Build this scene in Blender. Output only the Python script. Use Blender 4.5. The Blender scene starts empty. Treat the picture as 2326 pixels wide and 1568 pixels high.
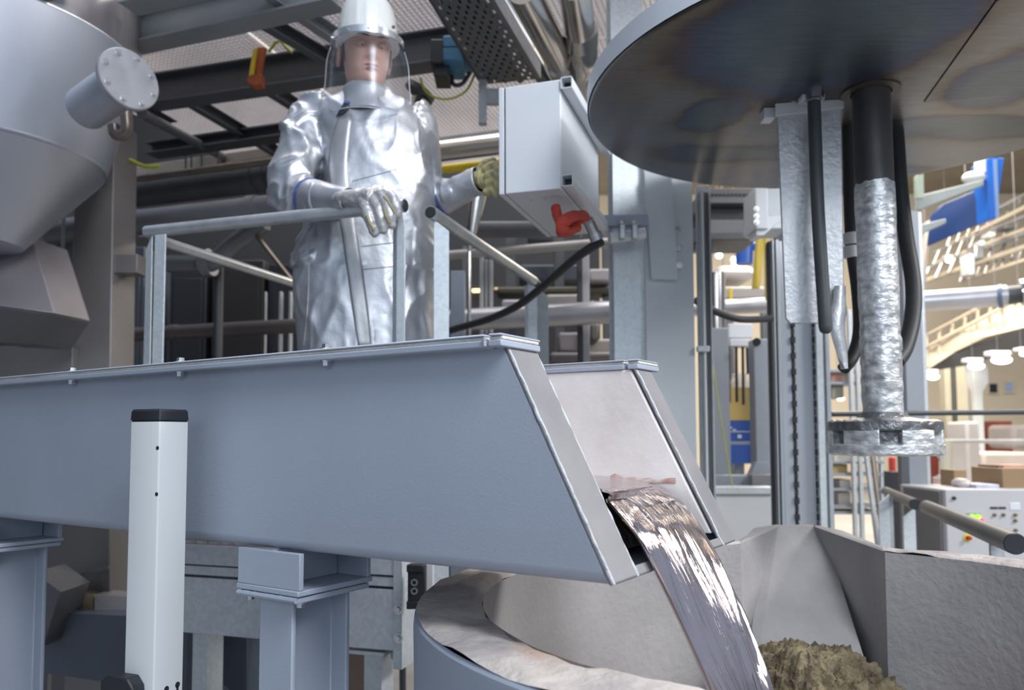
import bpy, bmesh, math, random
from mathutils import Vector, Matrix, noise, Quaternion
random.seed(7)
scn = bpy.context.scene
col = scn.collection
rad = math.radians

# ------------------------------------------------------------------ camera
FPX, CXP, HZP = 1800.0, 1163.0, 990.0          # focal length and horizon of the photograph in pixels
PITCH, ROLL = rad(3.5), rad(0.2)
CYP = HZP - FPX * math.tan(PITCH)
CAM = Vector((0, 0, 1.6))
cd = bpy.data.cameras.new('camera')
cd.sensor_width = 36; cd.sensor_fit = 'HORIZONTAL'
cd.lens = FPX / 2326 * 36
cd.shift_y = (CYP - 784) / 2326
cd.clip_start = 0.05; cd.clip_end = 200
cd.dof.use_dof = True; cd.dof.focus_distance = 1.45; cd.dof.aperture_fstop = 4.0
cam = bpy.data.objects.new('camera', cd); col.objects.link(cam)
cam.location = CAM
cam.rotation_euler = (Matrix.Rotation(rad(90) + PITCH, 4, 'X') @ Matrix.Rotation(-ROLL, 4, 'Z')).to_euler()
scn.camera = cam

# ------------------------------------------------------------------ world, lights, exposure
w = bpy.data.worlds.new('world'); scn.world = w; w.use_nodes = True
bg = w.node_tree.nodes['Background']
bg.inputs[0].default_value = (0.66, 0.79, 1.0, 1); bg.inputs[1].default_value = 0.42
def area(name, loc, target, sx, sy, power, color):
    d = bpy.data.lights.new(name, 'AREA'); d.shape = 'RECTANGLE'; d.size = sx; d.size_y = sy
    d.energy = power; d.color = color
    o = bpy.data.objects.new(name, d); col.objects.link(o); o.location = loc
    o.rotation_euler = (Vector(target) - Vector(loc)).to_track_quat('-Z', 'Y').to_euler()
    return o
area('hall_lamp', (1.7, -1.3, 4.7), (0.3, 1.8, 1.4), 1.0, 2.4, 175, (0.93, 0.96, 1.0))
area('front_fill_light', (0.5, -7.0, 4.2), (0.6, 3.0, 1.6), 7.0, 3.0, 150, (0.78, 0.89, 1.0))  # added bluish fill behind the camera to brighten front faces, no window there
area('hall_lamp', (7.0, 0.4, 5.6), (0.8, 2.2, 1.2), 1.6, 1.6, 420, (1.0, 0.97, 0.93))
area('hall_lamp', (-0.8, 4.6, 7.5), (-0.8, 4.9, 0.0), 3.5, 3.0, 330, (1.0, 0.96, 0.94))
area('hall_lamp', (8.0, 14.0, 8.5), (8.0, 16.0, 0.0), 6.0, 6.0, 2300, (1.0, 0.90, 0.74))
area('hall_lamp', (4.0, 9.0, 7.5), (4.0, 10.0, 0.0), 3.0, 4.0, 800, (1.0, 0.93, 0.84))
scn.view_settings.view_transform = 'Standard'; scn.view_settings.look = 'None'
scn.view_settings.gamma = 1; scn.view_settings.use_curve_mapping = False
scn.view_settings.exposure = 0.05

# ------------------------------------------------------------------ measuring helpers
def ray(px, py):
    x = (px - CXP) / FPX; y = -(py - CYP) / FPX
    c, s = math.cos(ROLL), math.sin(ROLL)
    x, y = c * x + s * y, -s * x + c * y
    cp, sp = math.cos(PITCH), math.sin(PITCH)
    return Vector((x, cp - y * sp, sp + y * cp))
def at(px, py, Y):
    d = ray(px, py); return CAM + d * (Y / d.y)
def onz(px, py, z):
    d = ray(px, py); return CAM + d * ((z - CAM.z) / d.z)
def onpl(px, py, p0, n):
    d = ray(px, py); return CAM + d * ((Vector(p0) - CAM).dot(n) / d.dot(n))
V = lambda *a: Vector(a)
ZUP = V(0, 0, 1)

# ------------------------------------------------------------------ mesh helpers
WORG = {}
class MB:
    def __init__(s): s.v = []; s.f = []; s.uv = None
    def add(s, vs, fs):
        b = len(s.v); s.v += [Vector(q) for q in vs]; s.f += [[b + i for i in f] for f in fs]; return s
    def poly(s, pts): return s.add(pts, [list(range(len(pts)))])
    def box(s, o, a, b, c):
        o, a, b, c = map(Vector, (o, a, b, c))
        return s.add([o, o+a, o+a+b, o+b, o+c, o+a+c, o+a+b+c, o+b+c],
                     [(0,3,2,1), (4,5,6,7), (0,1,5,4), (1,2,6,5), (2,3,7,6), (3,0,4,7)])
    def cbox(s, c, a, b, d):
        c, a, b, d = map(Vector, (c, a, b, d)); return s.box(c-a-b-d, 2*a, 2*b, 2*d)
    def prism(s, pts, vec):
        n = len(pts); pts = [Vector(p) for p in pts]; vec = Vector(vec)
        return s.add(pts + [p + vec for p in pts], [list(range(n))[::-1], list(range(n, 2*n))] + [(i, (i+1) % n, n+(i+1) % n, n+i) for i in range(n)])
    def loft(s, rings, closed=True, cap=True):
        n = len(rings[0]); vs = [q for r in rings for q in r]; fs = []
        for i in range(len(rings)-1):
            for j in range(n if closed else n-1):
                k = (j+1) % n
                fs.append((i*n+j, i*n+k, (i+1)*n+k, (i+1)*n+j))
        if cap and closed: fs += [list(range(n))[::-1], [(len(rings)-1)*n+j for j in range(n)]]
        return s.add(vs, fs)
    def tube(s, path, r, n=14, cap=True, sq=1.0):
        path = [Vector(p) for p in path]; m = len(path)
        rs = r if isinstance(r, (list, tuple)) else [r]*m
        t0 = (path[1]-path[0]).normalized()
        up = ZUP if abs(t0.z) < .9 else V(1, 0, 0)
        nx = t0.cross(up).normalized(); rings = []
        for i, p in enumerate(path):
            t = (path[min(i+1, m-1)] - path[max(i-1, 0)]).normalized()
            nx = (nx - t * nx.dot(t)).normalized(); ny = t.cross(nx)
            rings.append([p + (nx*math.cos(2*math.pi*k/n) + ny*sq*math.sin(2*math.pi*k/n))*rs[i] for k in range(n)])
        return s.loft(rings, True, cap)
    def cyl(s, p0, p1, r0, r1=None, n=24): return s.tube([p0, p1], [r0, r0 if r1 is None else r1], n)
    def lathe(s, prof, c=(0, 0, 0), axis=(0, 0, 1), n=48, a0=0, a1=2*math.pi, close=False):
        c = Vector(c); ax = Vector(axis).normalized()
        x = ax.orthogonal().normalized() if abs(ax.z) < .99 else V(1, 0, 0); y = ax.cross(x)
        full = abs(a1-a0-2*math.pi) < 1e-6; m = n if full else n+1
        cols = [[c + ax*z + (x*math.cos(a0+(a1-a0)*i/n) + y*math.sin(a0+(a1-a0)*i/n))*r for i in range(m)] for r, z in prof]
        if close: cols.append(cols[0])
        return s.loft(cols, full, False)
    def extrude(s, sec, p0, p1, up=ZUP):
        p0, p1 = Vector(p0), Vector(p1); d = (p1-p0).normalized(); up = Vector(up)
        x = d.cross(up).normalized(); y = x.cross(d)
        return s.prism([p0 + x*a + y*b for a, b in sec], p1-p0)
    def hollow(s, out, inn, p0, p1, up=ZUP):
        p0, p1 = Vector(p0), Vector(p1); d = (p1-p0).normalized(); up = Vector(up)
        x = d.cross(up).normalized(); y = x.cross(d); n = len(out)
        R = [[p + x*a + y*b for a, b in sec] for sec, p in ((out, p0), (out, p1), (inn, p1), (inn, p0))]
        R.append(R[0]); return s.loft(R, True, False)
    def ball(s, c, r, nu=20, nv=12):
        c = Vector(c); r = Vector(r) if not isinstance(r, (int, float)) else V(r, r, r)
        rings = [[c + V(r.x*math.sin(math.pi*(i+.02)/(nv+.04))*math.cos(2*math.pi*j/nu), r.y*math.sin(math.pi*(i+.02)/(nv+.04))*math.sin(2*math.pi*j/nu), r.z*math.cos(math.pi*(i+.02)/(nv+.04))) for j in range(nu)] for i in range(nv+1)]
        return s.loft(rings)
    def mesh(s, name, org=V(0, 0, 0), ang=35, weld=False):
        bm = bmesh.new()
        vs = [bm.verts.new(p - org) for p in s.v]
        for f in s.f:
            try: bm.faces.new([vs[i] for i in f])
            except ValueError: pass
        if weld: bmesh.ops.remove_doubles(bm, verts=bm.verts, dist=1e-4)
        bmesh.ops.recalc_face_normals(bm, faces=bm.faces)
        me = bpy.data.meshes.new(name); bm.to_mesh(me); bm.free()
        me.polygons.foreach_set('use_smooth', [True]*len(me.polygons))
        me.set_sharp_from_angle(angle=rad(ang))
        return me
    def build(s, name, mat, parent=None, bevel=0, ang=35, weld=False, label=None, seg=2):
        org = WORG[parent.name] if parent else V(0, 0, 0)
        if parent is None and s.v:
            lo = [min(p[i] for p in s.v) for i in range(3)]; hi = [max(p[i] for p in s.v) for i in range(3)]
            org = V((lo[0]+hi[0])/2, (lo[1]+hi[1])/2, lo[2])
        o = bpy.data.objects.new(name, s.mesh(name, org, ang, weld)); col.objects.link(o)
        if parent: o.parent = parent
        else: o.location = org
        WORG[o.name] = org.copy()
        o.data.materials.append(mat)
        if bevel:
            m = o.modifiers.new('bevel', 'BEVEL'); m.width = bevel; m.segments = seg; m.limit_method = 'ANGLE'; m.angle_limit = rad(40)
        if label: o['label'] = label
        return o
def place(me, name, parent, pos, rot=None, mat=None, scale=1):
    o = bpy.data.objects.new(name, me); col.objects.link(o); o.parent = parent
    o.location = Vector(pos) - WORG[parent.name]
    if rot is not None: o.rotation_mode = 'QUATERNION'; o.rotation_quaternion = rot
    if scale != 1: o.scale = (scale,)*3
    WORG[o.name] = Vector(pos)
    return o
def tag(o, label, cat, group=None, kind=None):
    o['label'] = label; o['category'] = cat
    if group: o['group'] = group
    if kind: o['kind'] = kind
    return o
def thing(name, label, cat, loc, group=None):
    o = bpy.data.objects.new(name, None); col.objects.link(o); o.location = loc; o.empty_display_size = .1
    WORG[o.name] = Vector(loc); return tag(o, label, cat, group)
def struct(o): o['kind'] = 'structure'; return o
def zq(d): return ZUP.rotation_difference(Vector(d).normalized())   # rotation that turns +Z into d
def hsec(w, h, tf, tw):     # H section, flanges horizontal in section space
    a, b, c = w/2, h/2, tw/2
    return [(-a,-b),(a,-b),(a,-b+tf),(c,-b+tf),(c,b-tf),(a,b-tf),(a,b),(-a,b),(-a,b-tf),(-c,b-tf),(-c,-b+tf),(-a,-b+tf)]
def usec(w, h, t):          # channel open to +x
    return [(-w/2,-h/2),(w/2,-h/2),(w/2,-h/2+t),(-w/2+t,-h/2+t),(-w/2+t,h/2-t),(w/2,h/2-t),(w/2,h/2),(-w/2,h/2)]
def lsec(w, h, t): return [(0,0),(w,0),(w,t),(t,t),(t,h),(0,h)]
def rsec(w, h): return [(-w/2,-h/2),(w/2,-h/2),(w/2,h/2),(-w/2,h/2)]
def rrsec(w, h, r, n=4):
    out = []
    for cx, cy, a in ((w/2-r, -h/2+r, -90), (w/2-r, h/2-r, 0), (-w/2+r, h/2-r, 90), (-w/2+r, -h/2+r, 180)):
        for i in range(n+1): t = rad(a+90*i/n); out.append((cx+r*math.cos(t), cy+r*math.sin(t)))
    return out
def smooth_path(pts, n=8):   # Catmull-Rom
    P = [Vector(p) for p in pts]; P = [2*P[0]-P[1]] + P + [2*P[-1]-P[-2]]; out = []
    for i in range(1, len(P)-2):
        for k in range(n):
            t = k/n; a, b, c, d = P[i-1:i+3]
            out.append(.5*((2*b) + (c-a)*t + (2*a-5*b+4*c-d)*t*t + (3*b-a-3*c+d)*t**3))
    return out + [P[-2]]

# ------------------------------------------------------------------ materials
def srgb(r, g, b): return tuple(((c/255+.055)/1.055)**2.4 if c > 10 else c/255/12.92 for c in (r, g, b)) + (1,)
MATS = {}
def pmat(name, c, met=0, rough=.5, var=.12, vs=4, c2=None, bump=0, bs=60, st=(1, 1, 1), rv=.1, coat=0, detail=6):
    """principled material: base colour broken up by stretched noise, optional fine relief"""
    m = bpy.data.materials.new(name); m.use_nodes = True; nt = m.node_tree; N = nt.nodes; Lk = nt.links
    p = N['Principled BSDF']; p.inputs['Metallic'].default_value = met
    tc = N.new('ShaderNodeTexCoord'); mp = N.new('ShaderNodeMapping'); mp.inputs['Scale'].default_value = st
    Lk.new(tc.outputs['Object'], mp.inputs[0])
    nz = N.new('ShaderNodeTexNoise'); nz.inputs['Scale'].default_value = vs; nz.inputs['Detail'].default_value = detail
    Lk.new(mp.outputs[0], nz.inputs['Vector'])
    rp = N.new('ShaderNodeValToRGB'); c = tuple(c[:3]); c2 = tuple(c2[:3]) if c2 else tuple(x*(1-2*var) for x in c)
    rp.color_ramp.elements[0].position = .3; rp.color_ramp.elements[1].position = .68
    rp.color_ramp.elements[0].color = c2 + (1,); rp.color_ramp.elements[1].color = c + (1,)
    Lk.new(nz.outputs[0], rp.inputs[0]); Lk.new(rp.outputs[0], p.inputs['Base Color'])
    mr = N.new('ShaderNodeMapRange'); mr.inputs[3].default_value = max(0.02, rough-rv); mr.inputs[4].default_value = min(1, rough+rv)
    Lk.new(nz.outputs[0], mr.inputs[0]); Lk.new(mr.outputs[0], p.inputs['Roughness'])
    if coat: p.inputs['Coat Weight'].default_value = coat
    if bump:
        n2 = N.new('ShaderNodeTexNoise'); n2.inputs['Scale'].default_value = bs; n2.inputs['Detail'].default_value = 4
        Lk.new(mp.outputs[0], n2.inputs['Vector'])
        b = N.new('ShaderNodeBump'); b.inputs['Strength'].default_value = bump; b.inputs['Distance'].default_value = .01
        Lk.new(n2.outputs[0], b.inputs['Height']); Lk.new(b.outputs[0], p.inputs['Normal'])
    MATS[name] = m; return m
def emat(name, c, s):
    m = bpy.data.materials.new(name); m.use_nodes = True; p = m.node_tree.nodes['Principled BSDF']
    p.inputs['Base Color'].default_value = c; p.inputs['Emission Color'].default_value = c; p.inputs['Emission Strength'].default_value = s
    MATS[name] = m; return m
def galvmat(name, c, c2, sc=45, rough=.45, met=.35):
    m = pmat(name, c, met, rough, c2=c2, vs=3, bump=.05, bs=90); nt = m.node_tree; N = nt.nodes; Lk = nt.links
    vo = N.new('ShaderNodeTexVoronoi'); vo.inputs['Scale'].default_value = sc
    tc = [n for n in N if n.type == 'TEX_COORD'][0]; Lk.new(tc.outputs['Object'], vo.inputs['Vector'])
    hs = N.new('ShaderNodeSeparateColor'); Lk.new(vo.outputs['Color'], hs.inputs[0])
    mr = N.new('ShaderNodeMapRange'); mr.inputs[3].default_value = .92; mr.inputs[4].default_value = 1.06; Lk.new(hs.outputs[0], mr.inputs[0])
    mx = N.new('ShaderNodeMix'); mx.data_type = 'RGBA'; mx.blend_type = 'MULTIPLY'; mx.inputs[0].default_value = 1
    rp = [n for n in N if n.type == 'VALTORGB'][0]; Lk.new(rp.outputs[0], mx.inputs[6])
    cc = N.new('ShaderNodeCombineColor')
    for i in range(3): Lk.new(mr.outputs[0], cc.inputs[i])
    Lk.new(cc.outputs[0], mx.inputs[7]); Lk.new(mx.outputs[2], N['Principled BSDF'].inputs['Base Color'])
    return m
paint = pmat('blue_grey_paint', (.375,.42,.505), 0, .42, var=.06, vs=2.2, bump=.06, bs=260)
paint_d = pmat('grey_machine_paint', (.30,.33,.38), 0, .45, var=.06, vs=3, bump=.03, bs=120)
endplate = pmat('bare_steel_plate', (.27,.262,.275), .15, .5, c2=(.22,.215,.23), vs=9, bump=.08, bs=90)
cream = pmat('refractory_board', (.80,.77,.75), 0, .75, c2=(.66,.62,.60), vs=7, bump=.12, bs=40)
gasket = pmat('ceramic_gasket', (.72,.70,.66), 0, .9, c2=(.5,.48,.44), vs=14, bump=.3, bs=120)
weldm = pmat('painted_weld', (.50,.52,.55), .1, .5, vs=60, bump=.3, bs=200)
galv = galvmat('galvanized_steel', (.66,.71,.74), (.56,.61,.65), 90)
galv2 = galvmat('galvanized_steel_dull', (.50,.53,.56), (.38,.41,.44), 30)
tubegalv = pmat('galvanized_tube', (.58,.61,.64), .75, .36, c2=(.44,.47,.50), vs=14, st=(1, 1, 1), bump=.08, bs=120)
bright = pmat('zinc_bolt', (.8,.82,.84), .9, .22, vs=30)
steel = pmat('brushed_steel', (.55,.56,.58), .9, .3, c2=(.42,.43,.45), vs=6, bump=.05, bs=80)
stain = pmat('stainless_pipe', (.62,.60,.58), 1, .2, c2=(.42,.40,.38), vs=3, bump=.04, bs=30)
tankm = pmat('tank_sheet_steel', (.50,.53,.60), .55, .38, c2=(.40,.43,.50), vs=1.5, st=(1, 1, .3), bump=.02, bs=30)
white = pmat('white_powder_coat', (.70,.73,.74), 0, .25, var=.02, vs=2, coat=.2)
lgrey = pmat('light_grey_enclosure', (.66,.69,.73), 0, .35, var=.02, vs=3)
colpaint = pmat('column_paint', (.56,.61,.65), 0, .45, var=.05, vs=2, bump=.02, bs=100)
black = pmat('black_plastic', (.022,.024,.03), 0, .45, vs=20)
rubber = pmat('black_rubber', (.035,.038,.042), 0, .55, vs=12, bump=.05, bs=80)
darkm = pmat('dark_steel', (.085,.09,.10), .3, .5, vs=4)
dgrey = pmat('dark_grey_sheet', (.16,.165,.18), .2, .5, vs=2)
brown = pmat('brown_grey_sheet', (.27,.255,.255), .45, .45, c2=(.21,.20,.20), vs=1.2)
yellow = pmat('yellow_paint', (.72,.52,.02), 0, .4, vs=5)
bluep = pmat('blue_paint', (.02,.10,.45), 0, .4, vs=3)
tealp = pmat('teal_blue_paint', (.05,.20,.34), 0, .4, vs=3)
orange = pmat('orange_paint', (.42,.10,.03), 0, .5, vs=5)
redcloth = pmat('red_cloth', (.52,.07,.045), 0, .85, c2=(.36,.04,.03), vs=18, bump=.3, bs=60)
# ================================================================== floor of the hall
m = MB(); m.box((-9, -4, -.1), (44, 0, 0), (0, 44, 0), (0, 0, .1))
floorm = pmat('sealed_concrete_floor', (.34,.33,.32), 0, .5, vs=.6, bump=.03, bs=20)
fl = m.build('floor', floorm); struct(fl); fl['label'] = 'grey sealed concrete floor of the casting hall'

# ================================================================== launder (pouring trough)
ZT = 1.748
LO = onz(1090, 760, ZT); _l0 = onz(0, 857, ZT)
LU = (LO - _l0); LU.z = 0; LU.normalize(); LV = V(-LU.y, LU.x, 0)
def L(s, t, z): return V(LO.x, LO.y, 0) + LU*s + LV*t + V(0, 0, z)
def Lc(p): q = p - V(LO.x, LO.y, 0); return q.dot(LU), q.dot(LV), q.z
def onL(px, py, t=0): return Lc(onpl(px, py, L(0, t, 0), LV))
OV = .028                                  # overhang of the flange over the side plate
s_bot, _, ZB = onL(1384, 1334, OV)
s_top, _, z_top = onL(1147, 797, OV)
ZFL = z_top + .004                         # underside of the flange
TN, TF0, TF1 = OV+.082, .480, .552
send = lambda z: s_top + (s_bot - s_top) * (z_top - z) / (z_top - ZB)
S0 = -2.55                                 # rear end of the launder, outside the picture
la = thing('launder', 'blue-grey steel pouring trough with slanted open end spilling molten metal', 'launder', L(-.8, .3, ZB))
def sweep(mb, sec, back=None, inset=0):    # section (t,z) swept along the trough, cut by the slanted end
    n = len(sec); A = [L(S0 if back is None else back, t, z) for t, z in sec]; B = [L(send(z)-inset, t, z) for t, z in sec]
    mb.add(A+B, [list(range(n))[::-1], list(range(n, 2*n))] + [(i, (i+1) % n, n+(i+1) % n, n+i) for i in range(n)])
r = .02; arc = [(r-r*math.cos(a), r-r*math.sin(a)) for a in [math.pi/2*i/5 for i in range(6)]]
outer = [(OV, ZFL)] + [(OV+x, ZB+z) for x, z in arc] + [(TF1-x, ZB+z) for x, z in arc[::-1]] + [(TF1, ZFL)]
inner = [(t, z) for t, z in [(OV+.008, ZFL), (OV+.008, ZB+.022), (OV+.022, ZB+.008), (TF1-.022, ZB+.008), (TF1-.008, ZB+.022), (TF1-.008, ZFL)]]
m = MB(); sweep(m, outer + inner[::-1]); m.build('outer_shell', paint, la, label='smooth blue-grey painted side plate')
# refractory lining: two walls and a floor
ZL = onL(1372, 1120, TN)[2]               # height of the pouring lip
m = MB(); sweep(m, [(OV+.009, ZFL), (OV+.009, ZB+.022), (TN, ZB+.022), (TN, ZFL)], inset=.004); m.build('lining_wall', cream, la, bevel=.003)
m = MB(); sweep(m, [(TF0, ZFL), (TF0, ZB+.022), (TF1-.009, ZB+.022), (TF1-.009, ZFL)], inset=.004); m.build('lining_wall', cream, la, bevel=.004, label='cream refractory lining stained rust red at the metal line')
stainm = pmat('burnt_refractory', (.10,.055,.04), 0, .6, c2=(.03,.025,.025), vs=18, bump=.4, bs=70)
m = MB(); sweep(m, [(TN, ZL-.022), (TN, ZB+.022), (TF0, ZB+.022), (TF0, ZL-.022)], inset=.055); m.build('lining_floor', stainm, la)
# slanted end plates on both walls
nrm = (L(s_bot, 0, ZB) - L(s_top, 0, z_top)).cross(LV).normalized()
if nrm.dot(LU) < 0: nrm = -nrm
def endpl(t0, t1, zlo, name):
    m = MB(); m.prism([L(send(z), t, z) for t, z in ((t0, ZFL+.012), (t0, zlo), (t1, zlo+.0), (t1, ZFL+.012))], nrm*.008)
    return m.build(name, endplate, la, bevel=.003)
endpl(OV, TN, ZB, 'end_plate'); endpl(TF0, TF1, ZB, 'end_plate')
m = MB(); pts = []
m.prism([L(send(z), t, z) for t, z in ((TN, ZB+.014), (TN, ZB), (TF0, ZB), (TF0, ZB+.014))], nrm*.008); m.build('sill_plate', endplate, la, bevel=.003)
for t in (OV+.002, TF0+.002, TN-.003):
    m = MB(); P = []
    for i in range(60):
        f = i/59; z = ZFL*(1-f)+ZB*f; P.append(L(send(z), t, z) + nrm*(.006+.0012*noise.noise((i*.35, t*9, 1))) + LV*.0018*noise.noise((i*.25, 4, t)))
    m.tube(P, [.0026+.0012*noise.noise((i*.4, 2, t*5)) for i in range(60)], 8); m.build('weld_bead', weldm, la, label='uneven pale weld bead')
# flanges, gaskets, bolts on both walls
def flange(t0, t1, nm):
    for z0, z1, mt, e, name in ((ZFL, ZFL+.010, paint, 0, 'flange'), (ZFL+.010, ZFL+.0155, gasket, -.004, 'gasket_strip'), (ZFL+.0155, ZT, paint, 0, 'cover_flange')):
        for sa, sb in ((S0, -.004+s_top*.4), (s_top*.4+.004, s_top+.012)):
            m = MB(); m.box(L(sa, t0-e, z0), LU*(sb-sa), LV*(t1-t0+2*e), V(0, 0, z1-z0)); m.build(name, mt, la, bevel=.002)
flange(0, TN, 'n'); flange(TF0-.004, TF1+OV, 'f')
m = MB(); P = [L(s_top*.4+.002*noise.noise((i, 0, 0)), -.002, ZFL+.001+(ZT-ZFL-.006)*i/9) for i in range(10)]
m.tube(P, [.003+.0015*noise.noise((i*1.3, 5, 0)) for i in range(10)], 8); m.build('weld_bead', weldm, la)
def bolt_mesh(r=.008, h=.006, name='bolt'):
    m = MB(); m.lathe([(0, 0), (r*1.5, 0), (r*1.5, h*.3), (r, h*.3)], n=16); m.cyl((0, 0, h*.3), (0, 0, h*1.3), r*1.0, r*.96, 6); me = m.mesh(name); me.materials.append(bright); return me
bolt8 = bolt_mesh(.0075, .007)
for px, py in ((168, 836), (414, 817), (745, 787)):
    s, _, _ = onL(px, py+6, .02); place(bolt8, 'bolt', la, L(s, .016, ZT)); place(bolt8, 'bolt', la, L(s, .016, ZFL), zq((0, 0, -1)))

# molten metal: pool in the trough and falling stream
mm = bpy.data.materials.new('molten_aluminium'); mm.use_nodes = True; nt = mm.node_tree; p = nt.nodes['Principled BSDF']
p.inputs['Base Color'].default_value = (.76,.66,.675,1); p.inputs['Metallic'].default_value = 1; p.inputs['Roughness'].default_value = .07
uvn = nt.nodes.new('ShaderNodeUVMap'); mp = nt.nodes.new('ShaderNodeMapping'); mp.inputs['Scale'].default_value = (34, 1.7, 1)
nt.links.new(uvn.outputs[0], mp.inputs[0])
n1 = nt.nodes.new('ShaderNodeTexNoise'); n1.inputs['Scale'].default_value = 1; n1.inputs['Detail'].default_value = 5; n1.inputs['Distortion'].default_value = .6
nt.links.new(mp.outputs[0], n1.inputs['Vector'])
b = nt.nodes.new('ShaderNodeBump'); b.inputs['Strength'].default_value = .34; b.inputs['Distance'].default_value = .02
nt.links.new(n1.outputs[0], b.inputs['Height']); nt.links.new(b.outputs[0], p.inputs['Normal'])
near_px = [(1360,1110),(1383,1138),(1412,1172),(1455,1222),(1490,1288),(1530,1368),(1572,1456),(1612,1548),(1650,1640),(1700,1780)]
far_px = [(1478,1098),(1512,1112),(1548,1142),(1590,1192),(1626,1252),(1658,1318),(1692,1398),(1726,1490),(1756,1570),(1800,1700)]
def lin(a, b, f): return a+(b-a)*f
NP = [V(*onL(x, y, lin(TN+.004, TN+.075, i/9))) for i, (x, y) in enumerate(near_px)]
FP = [V(*onL(x, y, lin(TF0-.004, TF0-.145, i/9))) for i, (x, y) in enumerate(far_px)]
back = .42
NP = [V(NP[0].x-back, TN, ZL), V(NP[0].x-back*.4, TN, ZL)] + NP; FP = [V(NP[0].x, TF0, ZL+.004), V(NP[1].x, TF0, ZL+.004)] + FP
NPs, FPs = smooth_path(NP, 10), smooth_path(FP, 10); K = len(NPs); W = 36
m = MB(); uvs = []
for k in range(K):
    a, b2 = NPs[k], FPs[k]; f = k/(K-1); fall = max(0, (k-22)/(K-22))
    tang = (NPs[min(k+1, K-1)]-NPs[max(k-1, 0)]).normalized(); up = tang.cross(V(0, 1, 0)).normalized()
    if up.z < 0: up = -up
    row = []
    for j in range(W+1):
        g = j/W; q = a.lerp(b2, g); edge = (1-abs(2*g-1)**4)
        rip = .006*noise.noise((g*9, k*.045, 3)) + .003*noise.noise((g*22, k*.06, 8))
        q = q + up*((.012*edge + rip)*min(1, fall*5)*1.0)
        row.append(q)
    for j in range(W, -1, -1):
        g = j/W; row.append(a.lerp(b2, g) - up*(.03*(1-abs(2*g-1)**3)*min(1, fall*4)+.004))
    m.v += [L(*q) for q in row]
n = 2*(W+1)
for k in range(K-1):
    for j in range(n):
        jj = (j+1) % n; m.f.append([k*n+j, k*n+jj, (k+1)*n+jj, (k+1)*n+j])
m.f.append(list(range(n))); m.f.append([(K-1)*n+j for j in range(n)])
st = m.build('molten_metal_stream', mm, ang=60); tag(st, 'shiny molten aluminium pouring from the trough lip down into the ladle', 'molten metal')
uvl = st.data.uv_layers.new(name='UVMap')
for lp in st.data.loops:
    k, j = divmod(lp.vertex_index, n); g = j/W if j <= W else (n-1-j)/W
    uvl.data[lp.index].uv = (g, k/(K-1)*1.6)

# rust line left on the far lining above the metal
rustm = pmat('rust_stain', (.72,.62,.57), 0, .8, c2=(.34,.11,.06), vs=30, detail=9, st=(1, 1, 2.5))
m = MB(); g = []
for i in range(40):
    s = lin(-.3, send(ZL+.02)-.012, i/39); h0 = .001+.002*noise.noise((i*.3, 1, 0)); h1 = .010+.010*noise.noise((i*.35, 5, 0))
    g.append([L(s, TF0-.0012, ZL+h0-.008), L(s, TF0-.0012, ZL+max(h0+.004, h1)-.008)])
m.loft(g, closed=False); m.build('rust_stain', rustm, la)
# ------------------------------------------------------------------ launder supports: H columns with saddle
def hcol(px, tt, label, saddle=True, w=.10, h=.19):
    s, _, _ = onL(px, 1320, tt)
    root = thing('launder_support', label, 'steel support', L(s, .108, 0), 'H-beam supports under the trough')
    zt2 = ZB - .075
    m = MB(); m.extrude(hsec(.088, .142, .010, .008), L(s, .108, 0), L(s, .108, zt2-.012), LV); m.build('column', paint, root, bevel=.003)
    m = MB(); m.box(L(s-.078, .02, zt2-.012), LU*.156, LV*.175, V(0, 0, .010)); m.build('top_plate', paint, root, bevel=.002)
    m = MB(); m.box(L(s-.082, .015, zt2), LU*.164, LV*.185, V(0, 0, .010)); m.build('saddle_plate', paint, root, bevel=.002)
    m = MB(); m.box(L(s-.082, .018, zt2+.01), LU*.164, LV*.010, V(0, 0, ZB-zt2-.011)); m.box(L(s-.005, .028, zt2+.01), LU*.01, LV*.155, V(0, 0, ZB-zt2-.011)); m.box(L(s-.082, .185, zt2+.01), LU*.164, LV*.010, V(0, 0, ZB-zt2-.011))
    m.build('saddle', paint, root, bevel=.0015)
    for e in (-1, 1): place(bolt8, 'bolt', root, L(s+.066*e, .035, zt2-.012), zq((0, 0, -1)))
    m = MB(); m.box(L(s-.09, .02, 0), LU*.18, LV*.18, V(0, 0, .015)); m.build('base_plate', paint, root, bevel=.002)
    m = MB(); P = [L(s-.077+.154*i/24, .016, zt2-.006+.003*noise.noise((i, 3, px))) for i in range(25)]
    m.tube(P, [.005+.002*noise.noise((i*.8, 1, px)) for i in range(25)], 8); m.build('weld_bead', paint, root)
    return root
hcol(618, OV, 'blue-grey H-beam column under the middle of the trough')
hcol(-52, OV, 'blue-grey H-beam column under the trough beside the brown hopper', w=.10)

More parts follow.
